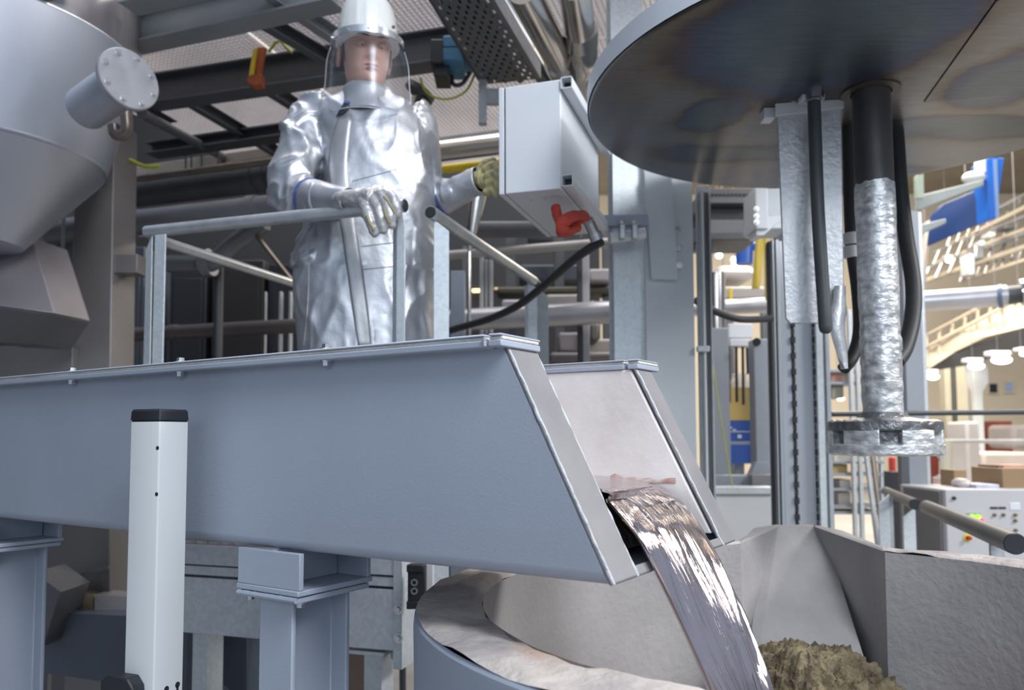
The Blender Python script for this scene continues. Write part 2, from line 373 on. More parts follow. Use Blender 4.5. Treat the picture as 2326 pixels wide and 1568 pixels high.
# ------------------------------------------------------------------ white sensor post
Yp = 1.42
cc = at(363, 958, Yp); zc = cc.z; e1 = V(-.932, .364, 0).normalized(); e2 = V(.364, .932, 0).normalized(); hw = .0695
po = thing('sensor_post', 'white square post with black plastic cap standing before the trough', 'post', V(cc.x, cc.y, 0)+e1*hw/2+e2*hw/2)
ctr = V(cc.x, cc.y, 0)+e1*hw/2+e2*hw/2
def psec(h, rr): return [ctr + e1*a + e2*b for a, b in rrsec(h, h, rr, 3)]
m = MB(); m.prism(psec(hw, .003), V(0, 0, zc)); m.build('tube', white, po)
m = MB(); m.loft([[q+V(0, 0, zc) for q in psec(hw*.97, .003)], [q+V(0, 0, zc+.003) for q in psec(hw*.97, .003)]]); m.build('seal', black, po)
m = MB(); m.loft([[q+V(0, 0, zc+.003) for q in psec(hw*1.03, .004)], [q+V(0, 0, zc+.019) for q in psec(hw*1.0, .004)], [q+V(0, 0, zc+.023) for q in psec(hw*.94, .004)]]); m.build('cap', black, po, ang=20)
nl = e1.cross(ZUP).normalized(); nl = -nl if nl.dot(ctr-V(0, 0, 0)) > 0 else nl
nr = e2.cross(ZUP).normalized(); nr = -nr if nr.dot(ctr) > 0 else nr
hm = MB(); hm.lathe([(0, .0002), (.0032, .0002), (.0036, 0)], n=16); hmesh = hm.mesh('screw_hole'); hmesh.materials.append(black)
for px, py in ((358, 1018), (356, 1123)):
    q = onpl(px, py, cc, nl); place(hmesh, 'screw_hole', po, q + nl*.0004, zq(nl))
for px, py in ((378, 1566), (403, 1556)):
    q = onpl(px, py, cc, nr); m = MB(); x = e2 if nr.dot(e1) else e1; x = nr.cross(ZUP)
    m.prism([q + x*(.0055*math.cos(a)) + ZUP*(.0055*math.sin(a)) for a in [2*math.pi*i/14 for i in range(14)]], nr*.0006)
    m.prism([q+x*-.0025+ZUP*-.003, q+x*.0025+ZUP*-.003, q+x*.0025-ZUP*.016, q-x*.0025-ZUP*.016], nr*.0006); m.build('keyhole', black, po)
q = onpl(300, 1545, cc, nl); x = e1
m = MB(); m.prism([q+x*.045, q+x*.030+ZUP*.012, q-x*.016+ZUP*.012, q-x*.03-ZUP*.004, q-x*.035-ZUP*.05, q+x*.045-ZUP*.05], nl*.028); m.build('foot_bracket', black, po, bevel=.003)

# ================================================================== ladle
ZR = 1.30; LC = V(.59, 1.495, 0); RO, RI, RS = .759, .646, .765
lad = thing('ladle', 'large round concrete-lined ladle with a pouring spout', 'ladle', V(LC.x, LC.y, 0))
conc = pmat('refractory_concrete', (.365,.35,.35), 0, .85, c2=(.285,.275,.28), vs=5, bump=.3, bs=55, detail=9)
rimm = pmat('weathered_refractory_rim', (.58,.52,.475), 0, .9, c2=(.36,.33,.33), vs=7, bump=.7, bs=34, detail=10)
nt = rimm.node_tree; N = nt.nodes
tc = [x for x in N if x.type == 'TEX_COORD'][0]; ns = N.new('ShaderNodeTexNoise'); ns.inputs['Scale'].default_value = 3.1; ns.inputs['Detail'].default_value = 5
nt.links.new(tc.outputs['Object'], ns.inputs['Vector']); rr = N.new('ShaderNodeValToRGB'); rr.color_ramp.elements[0].position = .54; rr.color_ramp.elements[1].position = .66
nt.links.new(ns.outputs[0], rr.inputs[0]); mx = N.new('ShaderNodeMix'); mx.data_type = 'RGBA'; mx.inputs[7].default_value = (.42,.23,.12,1)
rp = [x for x in N if x.type == 'VALTORGB' and x != rr][0]; nt.links.new(rp.outputs[0], mx.inputs[6])
sc = N.new('ShaderNodeMath'); sc.operation = 'MULTIPLY'; sc.inputs[1].default_value = .6; nt.links.new(rr.outputs[0], sc.inputs[0]); nt.links.new(sc.outputs[0], mx.inputs[0])
nt.links.new(mx.outputs[2], N['Principled BSDF'].inputs['Base Color'])
A = onz(1682, 1232, ZR); B = onz(1768, 1197, ZR); Cc = onz(1848, 1196, ZR); D = onz(2010, 1250, ZR)
ang = lambda q: math.atan2(q.y-LC.y, q.x-LC.x)
aD, aA = ang(D), ang(A)
def pol(a, r, z): return V(LC.x+r*math.cos(a), LC.y+r*math.sin(a), z)
rA, rD = (A-LC).to_2d().length, (D-LC).to_2d().length
def rin(a):                                  # inner radius blends to the measured spout corners
    d1 = (a-aA) % (2*math.pi); span = 2*math.pi-(aA-aD); f = d1/span
    w1 = max(0, 1-f*5); w2 = max(0, 1-(1-f)*5)
    return RI + (rA-RI)*w1*w1 + (rD-RI)*w2*w2
NA = 120; span = 2*math.pi-(aA-aD); angs = [aA+span*i/NA for i in range(NA+1)]
zlo = .55
m = MB(); prof = [0, .02, .2, .5, ZR-zlo]
m.loft([[pol(a, rin(a)*(1-.05*dz) + (.004*noise.noise((math.cos(a)*9, math.sin(a)*9, 2)) if dz == 0 else 0), ZR-dz-(.006 if dz == 0 else 0)) for a in angs] for dz in prof], closed=False)
Ad, Dd = pol(angs[0], rA*(1-.05*(ZR-zlo)), zlo), pol(angs[-1], rD*(1-.05*(ZR-zlo)), zlo)
Bl, Cl = onpl(1716, 1500, A, (A-LC).cross(ZUP).cross(ZUP).normalized()) if False else None, None
mid = (A+D)/2; nout = (V(mid.x, mid.y, 0)-LC).normalized()
Bl = onpl(1722, 1490, mid, nout); Cl = onpl(1935, 1490, mid, nout)
def ext(p, q, z): f = (z-p.z)/(q.z-p.z); return p+(q-p)*f
Bl, Cl = ext(B, Bl, zlo), ext(Cc, Cl, zlo)
m.build('lining', conc, lad, ang=40, label='pitted grey refractory concrete lining')
def slab(q, name):
    n_ = (q[1]-q[0]).cross(q[-1]-q[0]).normalized(); c_ = sum(q, V(0, 0, 0))/len(q)
    if n_.dot(V(LC.x, LC.y, 1.2)+nout*.25-c_) > 0: n_ = -n_
    mb = MB(); k = len(q); q = [q[0], q[1], q[2], q[3]]; mb.add(q+[p_+n_*.03 for p_ in q], [(0, 1, 3), (1, 2, 3), (4, 7, 5), (5, 7, 6), (0, 4, 5, 1), (1, 5, 6, 2), (2, 6, 7, 3), (3, 7, 4, 0)])
    return mb.build(name, conc, lad)
slab([A+V(0,0,-.004), B, Bl, Ad], 'spout_cheek')
slab([D+V(0,0,-.004), Cc, Cl, Dd], 'spout_cheek')
slab([B, Cc, Cl, Bl], 'spout_floor')
# rim ring
m = MB(); NR = 9
def rimz(a, f): return ZR + (1-.75*f**3)*.010*noise.noise((math.cos(a)*3, math.sin(a)*3, f*2)) + .007*noise.noise((math.cos(a)*11, math.sin(a)*11, f*5)) - .003*max(0, (f-.8)/.2)**2 - .006*max(0, (.12-f)/.12)
m.loft([[pol(a, rin(a)+(RO+.004-rin(a))*f + .005*(1-f**3)*noise.noise((math.cos(a)*14, math.sin(a)*14, f*3)), rimz(a, f)) for a in angs] for f in [k/NR for k in range(NR+1)]], closed=False)
m.build('rim', rimm, lad, ang=60, label='worn refractory rim with rusty orange stains')
def outw(q, d): e = (V(q.x, q.y, 0)-LC).normalized(); return q+e*d
Bo, Co = outw(B, .06), outw(Cc, .06)
Ao, Do = pol(angs[0], RO, ZR), pol(angs[-1], RO, ZR)
m = MB(); m.prism([A, Ao, outw(A.lerp(B, .5), .16), Bo+LV*.02, B], V(0, 0, -.12)); m.build('spout_rim', conc, lad, bevel=.012)
m = MB(); m.prism([D, Do, outw(D.lerp(Cc, .5), .16), Co+LV*.02, Cc], V(0, 0, -.12)); m.build('spout_rim', conc, lad, bevel=.012)
m = MB(); m.prism([B, Bo, Co, Cc], V(0, 0, -.12)); m.build('spout_lip', conc, lad, bevel=.004)
# steel shell, open at the spout
m = MB(); m.loft([[pol(a, r_, z_) for a in angs] for r_, z_ in ((RO+.002, ZR-.006), (RS+.002, ZR-.012), (RS+.004, ZR-.03), (RS, ZR-.3), (RS-.02, .5))], closed=False)
m.lathe([(RS-.02, .5), (RS-.03, .12), (RS-.12, .06), (0, .05)], LC, n=96)
Ab, Db = pol(angs[0], RS-.02, .5), pol(angs[-1], RS-.02, .5); Bx, Cx = outw(Bo, .012), outw(Co, .012)
dn = V(0, 0, -.02)
for qs in ((pol(angs[0], RS, ZR)+dn, Bx+dn, Ab), (Bx+dn, Cx+dn, Db, Ab), (Cx+dn, pol(angs[-1], RS, ZR)+dn, Db)): m.poly(qs)
m.build('steel_shell', paint, lad, ang=30, label='blue-grey painted ladle shell')
m = MB(); m.lathe([(RI*.99, 0), (0, 0)], LC+V(0, 0, .56), n=64); m.build('metal_bath', mm, lad)
for k in range(4):
    a = math.pi/2*k+.4; m = MB(); m.cyl(pol(a, .6, 0), pol(a, .6, .09), .06); m.build('foot', paint_d, lad)
# dross heap on the spout floor
dm = pmat('dross', (.25,.20,.115), .2, .65, c2=(.05,.038,.022), vs=22, bump=.9, bs=60, detail=10)
dc = ext(B.lerp(Cc, .5), Bl.lerp(Cl, .5), .93) - nout*.05
m = MB(); rings = []
e1d = nout.cross(ZUP).normalized()
for i in range(60):
    f = i/59; ringp = []
    for j in range(150):
        a = 2*math.pi*j/150; rr_ = .235*math.sin(f*math.pi/2)**.8; base = V(math.cos(a)*rr_, math.sin(a)*rr_, 0)
        h = .19*(1-f**1.3)
        nzv = noise.noise((base.x*11, base.y*11, h*11))*.026 + noise.noise((base.x*38, base.y*38, h*38+5))*.020 + abs(noise.noise((base.x*75, base.y*75, h*40)))*.018 + noise.noise((base.x*150, base.y*150, 1))*.007
        ringp.append(dc + e1d*(base.x*(1+nzv*3)) + nout*(base.y*.75*(1+nzv*3)) + V(0, 0, h+nzv-.06+base.y*.25))
    rings.append(ringp)
m.loft(rings, True, True); dr = m.build('dross_heap', dm, ang=50)
tag(dr, 'crusty brown dross heap lying in the ladle spout', 'dross')
# ================================================================== lid with stirrer above the ladle
ZD = 2.64; DC = V(1.112, 2.434, 0); DR = .868
lid = thing('ladle_lid', 'huge round steel ladle lid with tinted blue and brown underside', 'lid', V(DC.x, DC.y, ZD))
# heat tint: rings of temper colours round blotches that belong to the plate
tint = pmat('heat_tinted_steel', (.24,.24,.25), .8, .34, c2=(.17,.17,.18), vs=3, bump=.06, bs=40, st=(1, 1, 1))
nt = tint.node_tree; N = nt.nodes; Lk = nt.links; P_ = N['Principled BSDF']
tc = [x for x in N if x.type == 'TEX_COORD'][0]
wz = N.new('ShaderNodeTexNoise'); wz.inputs['Scale'].default_value = 2.6; wz.inputs['Detail'].default_value = 4; Lk.new(tc.outputs['Object'], wz.inputs['Vector'])
wv = N.new('ShaderNodeVectorMath'); wv.operation = 'MULTIPLY_ADD'; wv.inputs[1].default_value = (.32, .32, 0); Lk.new(wz.outputs['Color'], wv.inputs[0]); Lk.new(tc.outputs['Object'], wv.inputs[2])
prev = None
for px, py, rx, ry in ((1850, 95, .40, .40), (1625, 268, .13, .16), (2310, 175, .17, .24), (1700, 345, .36, .10), (2180, 290, .42, .10), (1990, 385, .2, .06)):
    c_ = onz(px, py, ZD)-DC; mp = N.new('ShaderNodeMapping'); mp.vector_type = 'TEXTURE'; mp.inputs['Location'].default_value = (c_.x+.16, c_.y+.16, 0); mp.inputs['Scale'].default_value = (rx, ry, 1e3); Lk.new(wv.outputs[0], mp.inputs[0])
    ln = N.new('ShaderNodeVectorMath'); ln.operation = 'LENGTH'; Lk.new(mp.outputs[0], ln.inputs[0])
    if prev is None: prev = ln.outputs['Value']
    else: mi = N.new('ShaderNodeMath'); mi.operation = 'MINIMUM'; Lk.new(prev, mi.inputs[0]); Lk.new(ln.outputs['Value'], mi.inputs[1]); prev = mi.outputs[0]
rp = N.new('ShaderNodeValToRGB'); cr = rp.color_ramp; sc_n = N.new('ShaderNodeMath'); sc_n.operation = 'MULTIPLY'; sc_n.inputs[1].default_value = .5; Lk.new(prev, sc_n.inputs[0])
cr.elements[0].position = .25; cr.elements[0].color = (.115,.145,.165,1); cr.elements[1].position = .85; cr.elements[1].color = (.235,.24,.26,1)
for pos, c in ((.40, (.085,.10,.15,1)), (.46, (.10,.085,.095,1)), (.51, (.165,.145,.12,1)), (.60, (.205,.20,.195,1))):
    e = cr.elements.new(pos); e.color = c
Lk.new(sc_n.outputs[0], rp.inputs[0])
bx = N.new('ShaderNodeTexNoise'); bx.inputs['Scale'].default_value = 14; bx.inputs['Detail'].default_value = 8; m2 = N.new('ShaderNodeMapping'); m2.inputs['Scale'].default_value = (.7, 5, 1)
Lk.new(tc.outputs['Object'], m2.inputs[0]); Lk.new(m2.outputs[0], bx.inputs['Vector'])
mr = N.new('ShaderNodeMapRange'); mr.inputs[3].default_value = .70; mr.inputs[4].default_value = 1.25; Lk.new(bx.outputs[0], mr.inputs[0])
vm = N.new('ShaderNodeVectorMath'); vm.operation = 'SCALE'; Lk.new(rp.outputs[0], vm.inputs[0]); Lk.new(mr.outputs[0], vm.inputs['Scale']); Lk.new(vm.outputs[0], P_.inputs['Base Color'])
m = MB(); m.lathe([(DR, ZD+.012), (DR, ZD+.074), (DR-.006, ZD+.078), (0, ZD+.078)], DC, n=128); m.build('rim', pmat('pale_lid_paint', (.66,.71,.77), 0, .42, vs=3, var=.04), lid, label='pale blue-grey painted edge')
m = MB(); m.lathe([(0, ZD), (DR-.012, ZD), (DR-.006, ZD+.004), (DR-.004, ZD+.012)], DC, n=128); m.build('bottom_plate', tint, lid, label='heat-tinted underside, mottled brown, grey and dark blue')
q = [onz(x, y, ZD) for x, y in ((2262, 0), (2098, 231), (2340, 208), (2700, 120), (2500, -120))]
m = MB(); m.prism(q, V(0, 0, -.004)); m.build('welded_patch', tint, lid, bevel=.002)
m = MB(); m.lathe([(0, ZD+.3), (.16, ZD+.3), (.16, ZD+.078), (.2, ZD+.078)], DC, n=32); m.build('hub', paint, lid)
# bracket, baffle plate and probe tube hanging from the lid
Yb = 2.43
b0, b1 = at(1762, 262, Yb), at(1918, 245, Yb-.03); bd = (b1-b0); bd.z = 0; bdn = bd.normalized(); bn = V(-bdn.y, bdn.x, 0)
br = thing('baffle_plate', 'galvanized baffle plate bolted to a white bracket under the ladle lid', 'baffle', V(b0.x, b0.y, b0.z))
m = MB(); m.prism([V(b0.x, b0.y, ZD), V(b1.x, b1.y, ZD), V(b1.x, b1.y, at(1918, 244, Yb-.03).z), V(b0.x, b0.y, at(1762, 264, Yb).z)], bn*.010)
m.build('bracket', lgrey, br, bevel=.002)
m = MB(); q = at(1745, 268, Yb+.03); m.box(V(q.x-.012, q.y, q.z), V(.035, 0, 0), V(0, .05, 0), V(0, 0, ZD-q.z)); m.build('bracket_side', lgrey, br, bevel=.003)
pl = [at(1766, 250, Yb), at(1914, 240, Yb-.03), at(1920, 700, Yb-.03), at(1912, 733, Yb-.03), at(1796, 734, Yb), at(1786, 722, Yb)]
platem = pmat('splashed_aluminium_plate', (.70,.71,.72), .5, .42, c2=(.50,.51,.53), vs=16, bump=.22, bs=60, detail=10)
m = MB(); m.prism([p_ + bn*.010 for p_ in pl], bn*.012); m.build('plate', platem, br, bevel=.003, label='pitted plate, darker and crusted at its lower end')
q0 = at(1905, 640, Yb-.05); 
m = MB(); P = [at(1908, 650, Yb-.035), at(1906, 700, Yb-.04), at(1902, 745, Yb-.045), at(1912, 800, Yb-.045), at(1918, 838, Yb-.045)]
m.loft([[p_+V(a*.016*wd, -b_*.012, 0) + V(.004*noise.noise((i, a*3, b_)), 0, 0) for a, b_ in ((-1, 0), (-.4, 1), (.5, 1), (1, 0), (.3, -1), (-.5, -1))] for i, (p_, wd) in enumerate(zip(smooth_path(P, 4), [1.1, 1.2, 1.2, 1.3, 1.5, 1.6, 1.5, 1.5, 1.5, 1.4, 1.3, 1.2, 1.1, 1, .9, .8, .6]))])
m.build('metal_drip', platem, br, ang=60)
for px, py in ((1802, 222), (1882, 206)):
    q = at(px, py, Yb-.012); place(bolt8, 'bolt', br, q, zq(-bn), scale=1.3)
pr = thing('probe_tube', 'dark grey round probe tube clamped before the baffle plate', 'probe', at(1876, 755, 2.33))
m = MB(); P = [at(1849, 232, 2.36), at(1858, 480, 2.345), at(1875, 742, 2.33)]; m.tube(smooth_path(P, 6) + [at(1876, 752, 2.33), at(1876.3, 758, 2.33)], [.0195]*13+[.017, .009], 24); m.build('tube', pmat('probe_sheath', (.065,.075,.08), .1, .5, vs=8), pr, ang=50)
m = MB(); q = at(1850, 215, 2.36); m.lathe([(.027, -.016), (.027, .016), (.021, .016), (.021, -.016)], q, V(-.02, 0, 1), 28, close=True); m.build('clamp_ring', stain, pr)
m = MB(); m.box(q+V(-.034, .005, -.012), V(.068, 0, 0), V(0, .045, 0), V(0, 0, .03)); m.build('clamp_block', lgrey, pr, bevel=.003)
# stirrer shaft and rotor
sh0 = onz(1978, 208, ZD); sh1 = at(2006, 950, 2.40); sd = (sh1-sh0)
stt = thing('stirrer', 'vertical stirrer with dark shaft and aluminium-crusted rotor head', 'stirrer', at(2008, 1035, 2.40))
shaftm = pmat('scorched_graphite', (.045,.047,.055), .2, .42, c2=(.075,.07,.07), vs=9, bump=.06, bs=40)
crust = pmat('aluminium_crust', (.92,.93,.94), .75, .40, c2=(.40,.41,.42), vs=30, bump=.45, bs=40, detail=10, st=(1, 1, 1.8), rv=.14)
m = MB(); m.tube([sh0+V(0, 0, .002), sh0+sd*.33], .0555, 32); m.build('shaft', shaftm, stt)
m = MB(); m.lathe([(.085, ZD-.001), (.085, ZD-.006), (.06, ZD-.006)], V(sh0.x, sh0.y, 0), n=32); m.build('collar', tint, stt)
rings = []
for i in range(90):
    f = .286+.714*i/89; c_ = sh0+sd*f; ring = []
    for j in range(48):
        a = 2*math.pi*j/48; g = min(1, i/6)
        rough_ = (i/89)**1.2
        rr_ = .0565+.001*math.sin(i*.2) + rough_*(.004*noise.noise((math.cos(a)*2, math.sin(a)*2, i*.22)) + .003*abs(noise.noise((math.cos(a)*5, math.sin(a)*5, i*.5)))) + .0007*noise.noise((math.cos(a)*4, math.sin(a)*4, i*.35))
        if 58 < i < 64: rr_ += .006*(1+math.cos(a-1))*.5
        if i == 0: c2_ = c_ + V(0, 0, .012*noise.noise((math.cos(a)*2.5, math.sin(a)*2.5, 7)))
        else: c2_ = c_
        ring.append(c2_ + V(math.cos(a), math.sin(a), 0)*(rr_ if i else .0557))
    rings.append(ring)
m = MB(); m.loft(rings); m.build('crusted_sleeve', crust, stt, ang=60, label='bright aluminium crust, rough and dark-pitted toward the bottom')
rc = at(2008, 995, 2.40); zt_, zb_ = at(2008, 952, 2.40).z, at(2008, 1034, 2.40).z
Rr = .163
darkcr = pmat('dark_aluminium_crust', (.30,.31,.32), .85, .38, c2=(.10,.10,.11), vs=16, bump=.9, bs=40, detail=9)
def disc(z0, z1, r, name, mt, seed):
    rings = []
    for z, rs in ((z0, .3), (z0, .93), (z0+.006, 1.0), (z1-.006, 1.0), (z1, .93), (z1, .3)):
        rings.append([V(rc.x, rc.y, z) + V(math.cos(a), math.sin(a), 0)*r*rs*(1+.02*noise.noise((math.cos(a)*4+seed, math.sin(a)*4, z*20))) + V(0, 0, .004*noise.noise((math.cos(a)*6, math.sin(a)*6, seed+z*9))) for a in [2*math.pi*k/72 for k in range(72)]])
    m = MB(); m.loft(rings); return m.build(name, mt, stt, ang=50)
hh = zt_-zb_
disc(zb_, zb_+hh*.34, Rr, 'rotor_plate', crust, 1); disc(zb_+hh*.64, zt_-.004, Rr*.985, 'rotor_plate', darkcr, 5)
disc(zb_+hh*.25, zb_+hh*.7, Rr*.84, 'rotor_core', darkcr, 3)
for k in range(6):
    a = k*math.pi/3+.72; e = V(math.cos(a), math.sin(a), 0); f_ = V(-e.y, e.x, 0)
    m = MB(); seg_ = [a-.34+.68*i/10 for i in range(11)]
    m.loft([[V(rc.x, rc.y, z_)+V(math.cos(t_), math.sin(t_), 0)*Rr*r_*(1+.012*noise.noise((t_*4, z_*40, r_))) for z_, r_ in ((zb_+hh*.28, .8), (zb_+hh*.28, .98), (zb_+hh*.70, .975), (zb_+hh*.70, .8))] for t_ in seg_]); m.build('rotor_vane', crust, stt, bevel=.003)
m = MB(); m.lathe([(.062, zt_+.02), (.075, zt_+.004), (.12, zt_-.004)], V(rc.x, rc.y, 0), n=40); m.build('rotor_boss', darkcr, stt)
q = at(2125, 1025, 2.34); m = MB(); m.tube([q, q+V(.008, 0, -.012), q+V(.016, 0, -.03)], [.012, .007, .002], 10); m.build('metal_drip', crust, stt)
# hoses behind the shaft
def hose(pts, r, label, name='hose', mt=rubber, sq=1.0, n=16, cat='hose', group=None):
    m = MB(); m.tube(smooth_path([at(*p_) for p_ in pts], 8), r, n, sq=sq); o = m.build(name, mt, ang=60); return tag(o, label, cat, group)
hose([(1926, 274, 2.62), (1928, 350, 2.62), (1930, 450, 2.60), (1935, 560, 2.58), (1948, 660, 2.55), (1952, 750, 2.52), (1938, 808, 2.50), (1916, 838, 2.48)], .020, 'black rubber hose hanging between the baffle plate and stirrer shaft')
hose([(2034, 280, 2.66), (2038, 330, 2.66), (2045, 430, 2.64), (2058, 540, 2.62), (2074, 640, 2.58), (2073, 720, 2.54), (2056, 790, 2.49), (2036, 822, 2.46)], .025, 'thick black rubber hose hanging on the open side of the stirrer shaft')
hz = thing('cable_tag', 'white printed cable marker beside the stirrer shaft', 'cable tag', at(1931, 560, 2.565))
for y0, y1 in ((530, 556), (560, 586)):
    m = MB(); m.cyl(at(1931.5, y0, 2.57), at(1933.5, y1, 2.57), .0225, n=16); m.build('sleeve', white, hz)

# ================================================================== steel column carrying the enclosure
Yc = 3.35
def vcol(name, label, pxs, Y, z0, z1, mt, kind='box', depth=.2, cat='column', sec=None, lean=None):
    """upright profile whose front face spans the two pixel columns pxs (read at row 800)"""
    a, b_ = at(pxs[0], 800, Y), at(pxs[1], 800, Y); d = (b_-a); d.z = 0; n_ = V(-d.y, d.x, 0).normalized()*depth
    root = thing(name, label, cat, V((a.x+b_.x)/2, (a.y+b_.y)/2, z0)); m = MB()
    if kind == 'box': m.box(V(a.x, a.y, z0), d, n_, V(0, 0, z1-z0))
    elif kind == 'H':
        c_ = V((a.x+b_.x)/2, (a.y+b_.y)/2, 0)+n_/2
        m.extrude(hsec(d.length, depth, .012, .01), c_+V(0, 0, z0), c_+V(0, 0, z1), n_.normalized())
    return root, m, a, b_, n_
root, m, a, b_, n_ = vcol('support_column', 'galvanized and grey painted steel column behind the trough outlet', (1395, 1470), Yc, 0, 5.2, galv, 'H', .16)
m.build('galvanized_beam', galv, root, bevel=.003)
a2, b2 = at(1468, 800, Yc-.06), at(1579, 800, Yc-.04); m = MB(); d = b2-a2; d.z = 0
m.box(V(a2.x, a2.y, .1), d, V(0, .02, 0), V(0, 0, 2.95)); m.box(V(b2.x-.012, b2.y, .1), V(.012, 0, 0), V(0, .16, 0), V(0, 0, 2.95)); m.build('face_plate', colpaint, root, bevel=.003)
q = [at(x, y, Yc-.09) for x, y in ((1463, 390), (1525, 390), (1540, 634), (1480, 634))]
m = MB(); m.prism(q, V(0, .035, 0)); m.build('bracket_plate', colpaint, root, bevel=.003)
for px, py in ((1538, 522), (1541, 562), (1544, 603)): place(bolt8, 'bolt', root, at(px, py, Yc-.07), zq((0, -1, 0)), scale=1.2)
# aluminium edge profile with glass strip and clear tube
ed = thing('guard_profile', 'slim aluminium guard profile with clear tubing beside the grey column', 'guard profile', at(1597, 1200, Yc-.05))
for (x0, x1, mt, dy, nm) in ((1582, 1592, galv2, 0, 'frame_bar'), (1592.5, 1597.5, white, -.03, 'clear_tube'), (1598, 1609, dgrey, .01, 'glass_strip'), (1609, 1613, galv2, 0, 'frame_edge')):
    p0, p1 = at(x0, 424, Yc+dy), at(x1, 424, Yc+dy); wd = (p1.x-p0.x)
    m = MB(); m.box(V(p0.x, p0.y, .4), V(wd, 0, 0), V(0, .03, 0), V(0, 0, p0.z-.4)); m.build(nm, mt, ed, bevel=.001)
for py in (430, 793, 1162):
    m = MB(); q = at(1597, py, Yc-.045); m.cbox(q, V(.026, 0, 0), V(0, .012, 0), V(0, 0, .012)); m.build('tube_clip', galv, ed, bevel=.003)

# ================================================================== platform frame R: railing, platform, enclosure
ZRL = 2.326
R0 = onz(920, 467, ZRL); RX = (R0 - onz(333, 527, ZRL)); RX.z = 0; RX.normalize(); RY = V(-RX.y, RX.x, 0)
def R(p_, q_, z): return V(R0.x, R0.y, 0) + RX*p_ + RY*q_ + V(0, 0, z)
def Rc(p_): d = p_ - V(R0.x, R0.y, 0); return d.dot(RX), d.dot(RY), p_.z
ZP = 1.265                                  # walking level of the operator platform
TR = .0212
def cap(p_, d, parent):
    m = MB(); m.lathe([(0, .004), (TR*.8, .004), (TR*.93, .001), (TR*.93, -.01)], p_, d, 20); return m.build('end_cap', black, parent)
rl = thing('front_railing', 'galvanized tube railing the worker grips, with angle-iron posts', 'railing', R(-.5, 0, ZP))
m = MB(); e0, e1_ = R0.copy(), onz(333, 527, ZRL); m.tube([e0, e1_], TR, 20); m.build('handrail', tubegalv, rl); cap(e0, RX, rl)
p_l, q_l, _ = Rc(e1_)
m = MB(); e2_ = onz(672, 655, ZRL); pe, qe, _ = Rc(e2_); m.tube([R(p_l+.01, .02, ZRL-.02), R(p_l+.01, qe+.1, ZRL-.02)], TR*.9, 16); m.build('return_rail', tubegalv, rl)
def anglepost(p_, q_, par, ztop, w1, w2, cut=.05, fx=1):
    """angle-iron post, bevelled at its head"""
    m = MB(); t = .006
    m.prism([R(p_, q_, ZP-.35), R(p_+fx*w1, q_, ZP-.35), R(p_+fx*w1, q_, ztop-cut*.0), R(p_, q_, ztop)], RY*t)
    m.prism([R(p_, q_, ZP-.35), R(p_, q_+w2, ZP-.35), R(p_, q_+w2, ztop-cut), R(p_, q_+w2*.2, ztop)], RX*(t*fx))
    return m.build('post', galv, par, bevel=.0015)
px0 = Rc(onpl(372, 700, R(0, -.012, 0), RY))[0]; px1 = Rc(onpl(343, 700, R(0, -.012, 0), RY))[0]
def vee(p_, par, w, ztop, cut=.05):
    m = MB(); t = .006      # post: front leg faces the camera, side leg folds back to the left
    m.prism([R(p_, -.012, ZP-.35), R(p_-w, -.012, ZP-.35), R(p_-w, -.012, ztop), R(p_, -.012, ztop)], RY*t)
    m.prism([R(p_-w, -.012, ZP-.35), R(p_-w-.052, .004, ZP-.35), R(p_-w-.052, .004, ztop-cut), R(p_-w-.016, -.008, ztop)], RY*t)
    return m.build('post', galv, par, bevel=.0015)
vee(px0, rl, .046, ZRL-TR*.6)
pr0 = Rc(onpl(923, 700, R(0, .0, 0), RY))[0]
m = MB(); zt2 = ZRL-TR*.8
m.prism([R(pr0, -.012, ZP-.35), R(pr0-.028, -.012, ZP-.35), R(pr0-.028, -.012, zt2-.006), R(pr0-.01, -.012, zt2-.006), R(pr0, -.012, zt2-.05)], RY*.006)
m.prism([R(pr0-.028, -.012, ZP-.35), R(pr0-.058, .02, ZP-.35), R(pr0-.058, .02, zt2), R(pr0-.028, -.012, zt2)], RY*.006)
m.build('post', galv, rl, bevel=.0015)
r2 = thing('side_railing', 'galvanized tube railing running back from the trough beside the enclosure', 'railing', onz(1090, 560, ZRL)*1)
f0, f1 = onz(978, 482, ZRL), onz(1212, 638, ZRL); fd = (f1-f0).normalized()
m = MB(); m.tube([f0, f1], TR, 20); m.build('handrail', tubegalv, r2); cap(f0, -fd, r2)
m = MB(); m.tube(smooth_path([f1, f1+fd*.08+V(0, 0, -.01), f1+fd*.15+V(0, 0, -.06), f1+fd*.2+V(0, 0, -.5), f1+fd*.22+V(0, 0, -.9)], 5), TR*.92, 16); m.build('return_tube', rubber, r2)
def flat(pxa, pxb, row, Y, ztop, zlo, par, mt=galv, th=.008, slant=0, nm='post'):
    a, b_ = at(pxa, row, Y), at(pxb, row, Y); m = MB()
    m.prism([V(a.x, a.y, zlo), V(b_.x, b_.y, zlo), V(b_.x, b_.y, ztop-slant), V(a.x, a.y, ztop)], V(0, th, 0)); return m.build(nm, mt, par, bevel=.0015)
flat(985, 1020, 640, f0.y+.03, ZRL-.015, ZP-.3, r2, slant=.04)
yy = f1.y-.03; flat(1198, 1221, 740, yy, ZRL-.01, ZP-.3, r2, slant=.03); 
a, b_ = at(1221, 740, yy), at(1246, 740, yy+.04); m = MB(); m.prism([V(a.x, a.y, .9), V(b_.x, b_.y, .9), V(b_.x, b_.y, ZRL-.08), V(a.x, a.y, ZRL-.03)], V(0, .006, 0)); m.build('post_leg', galv2, r2)
flat(1192, 1199, 740, yy-.01, ZRL-.03, ZP-.3, r2, galv2, nm='post_edge')
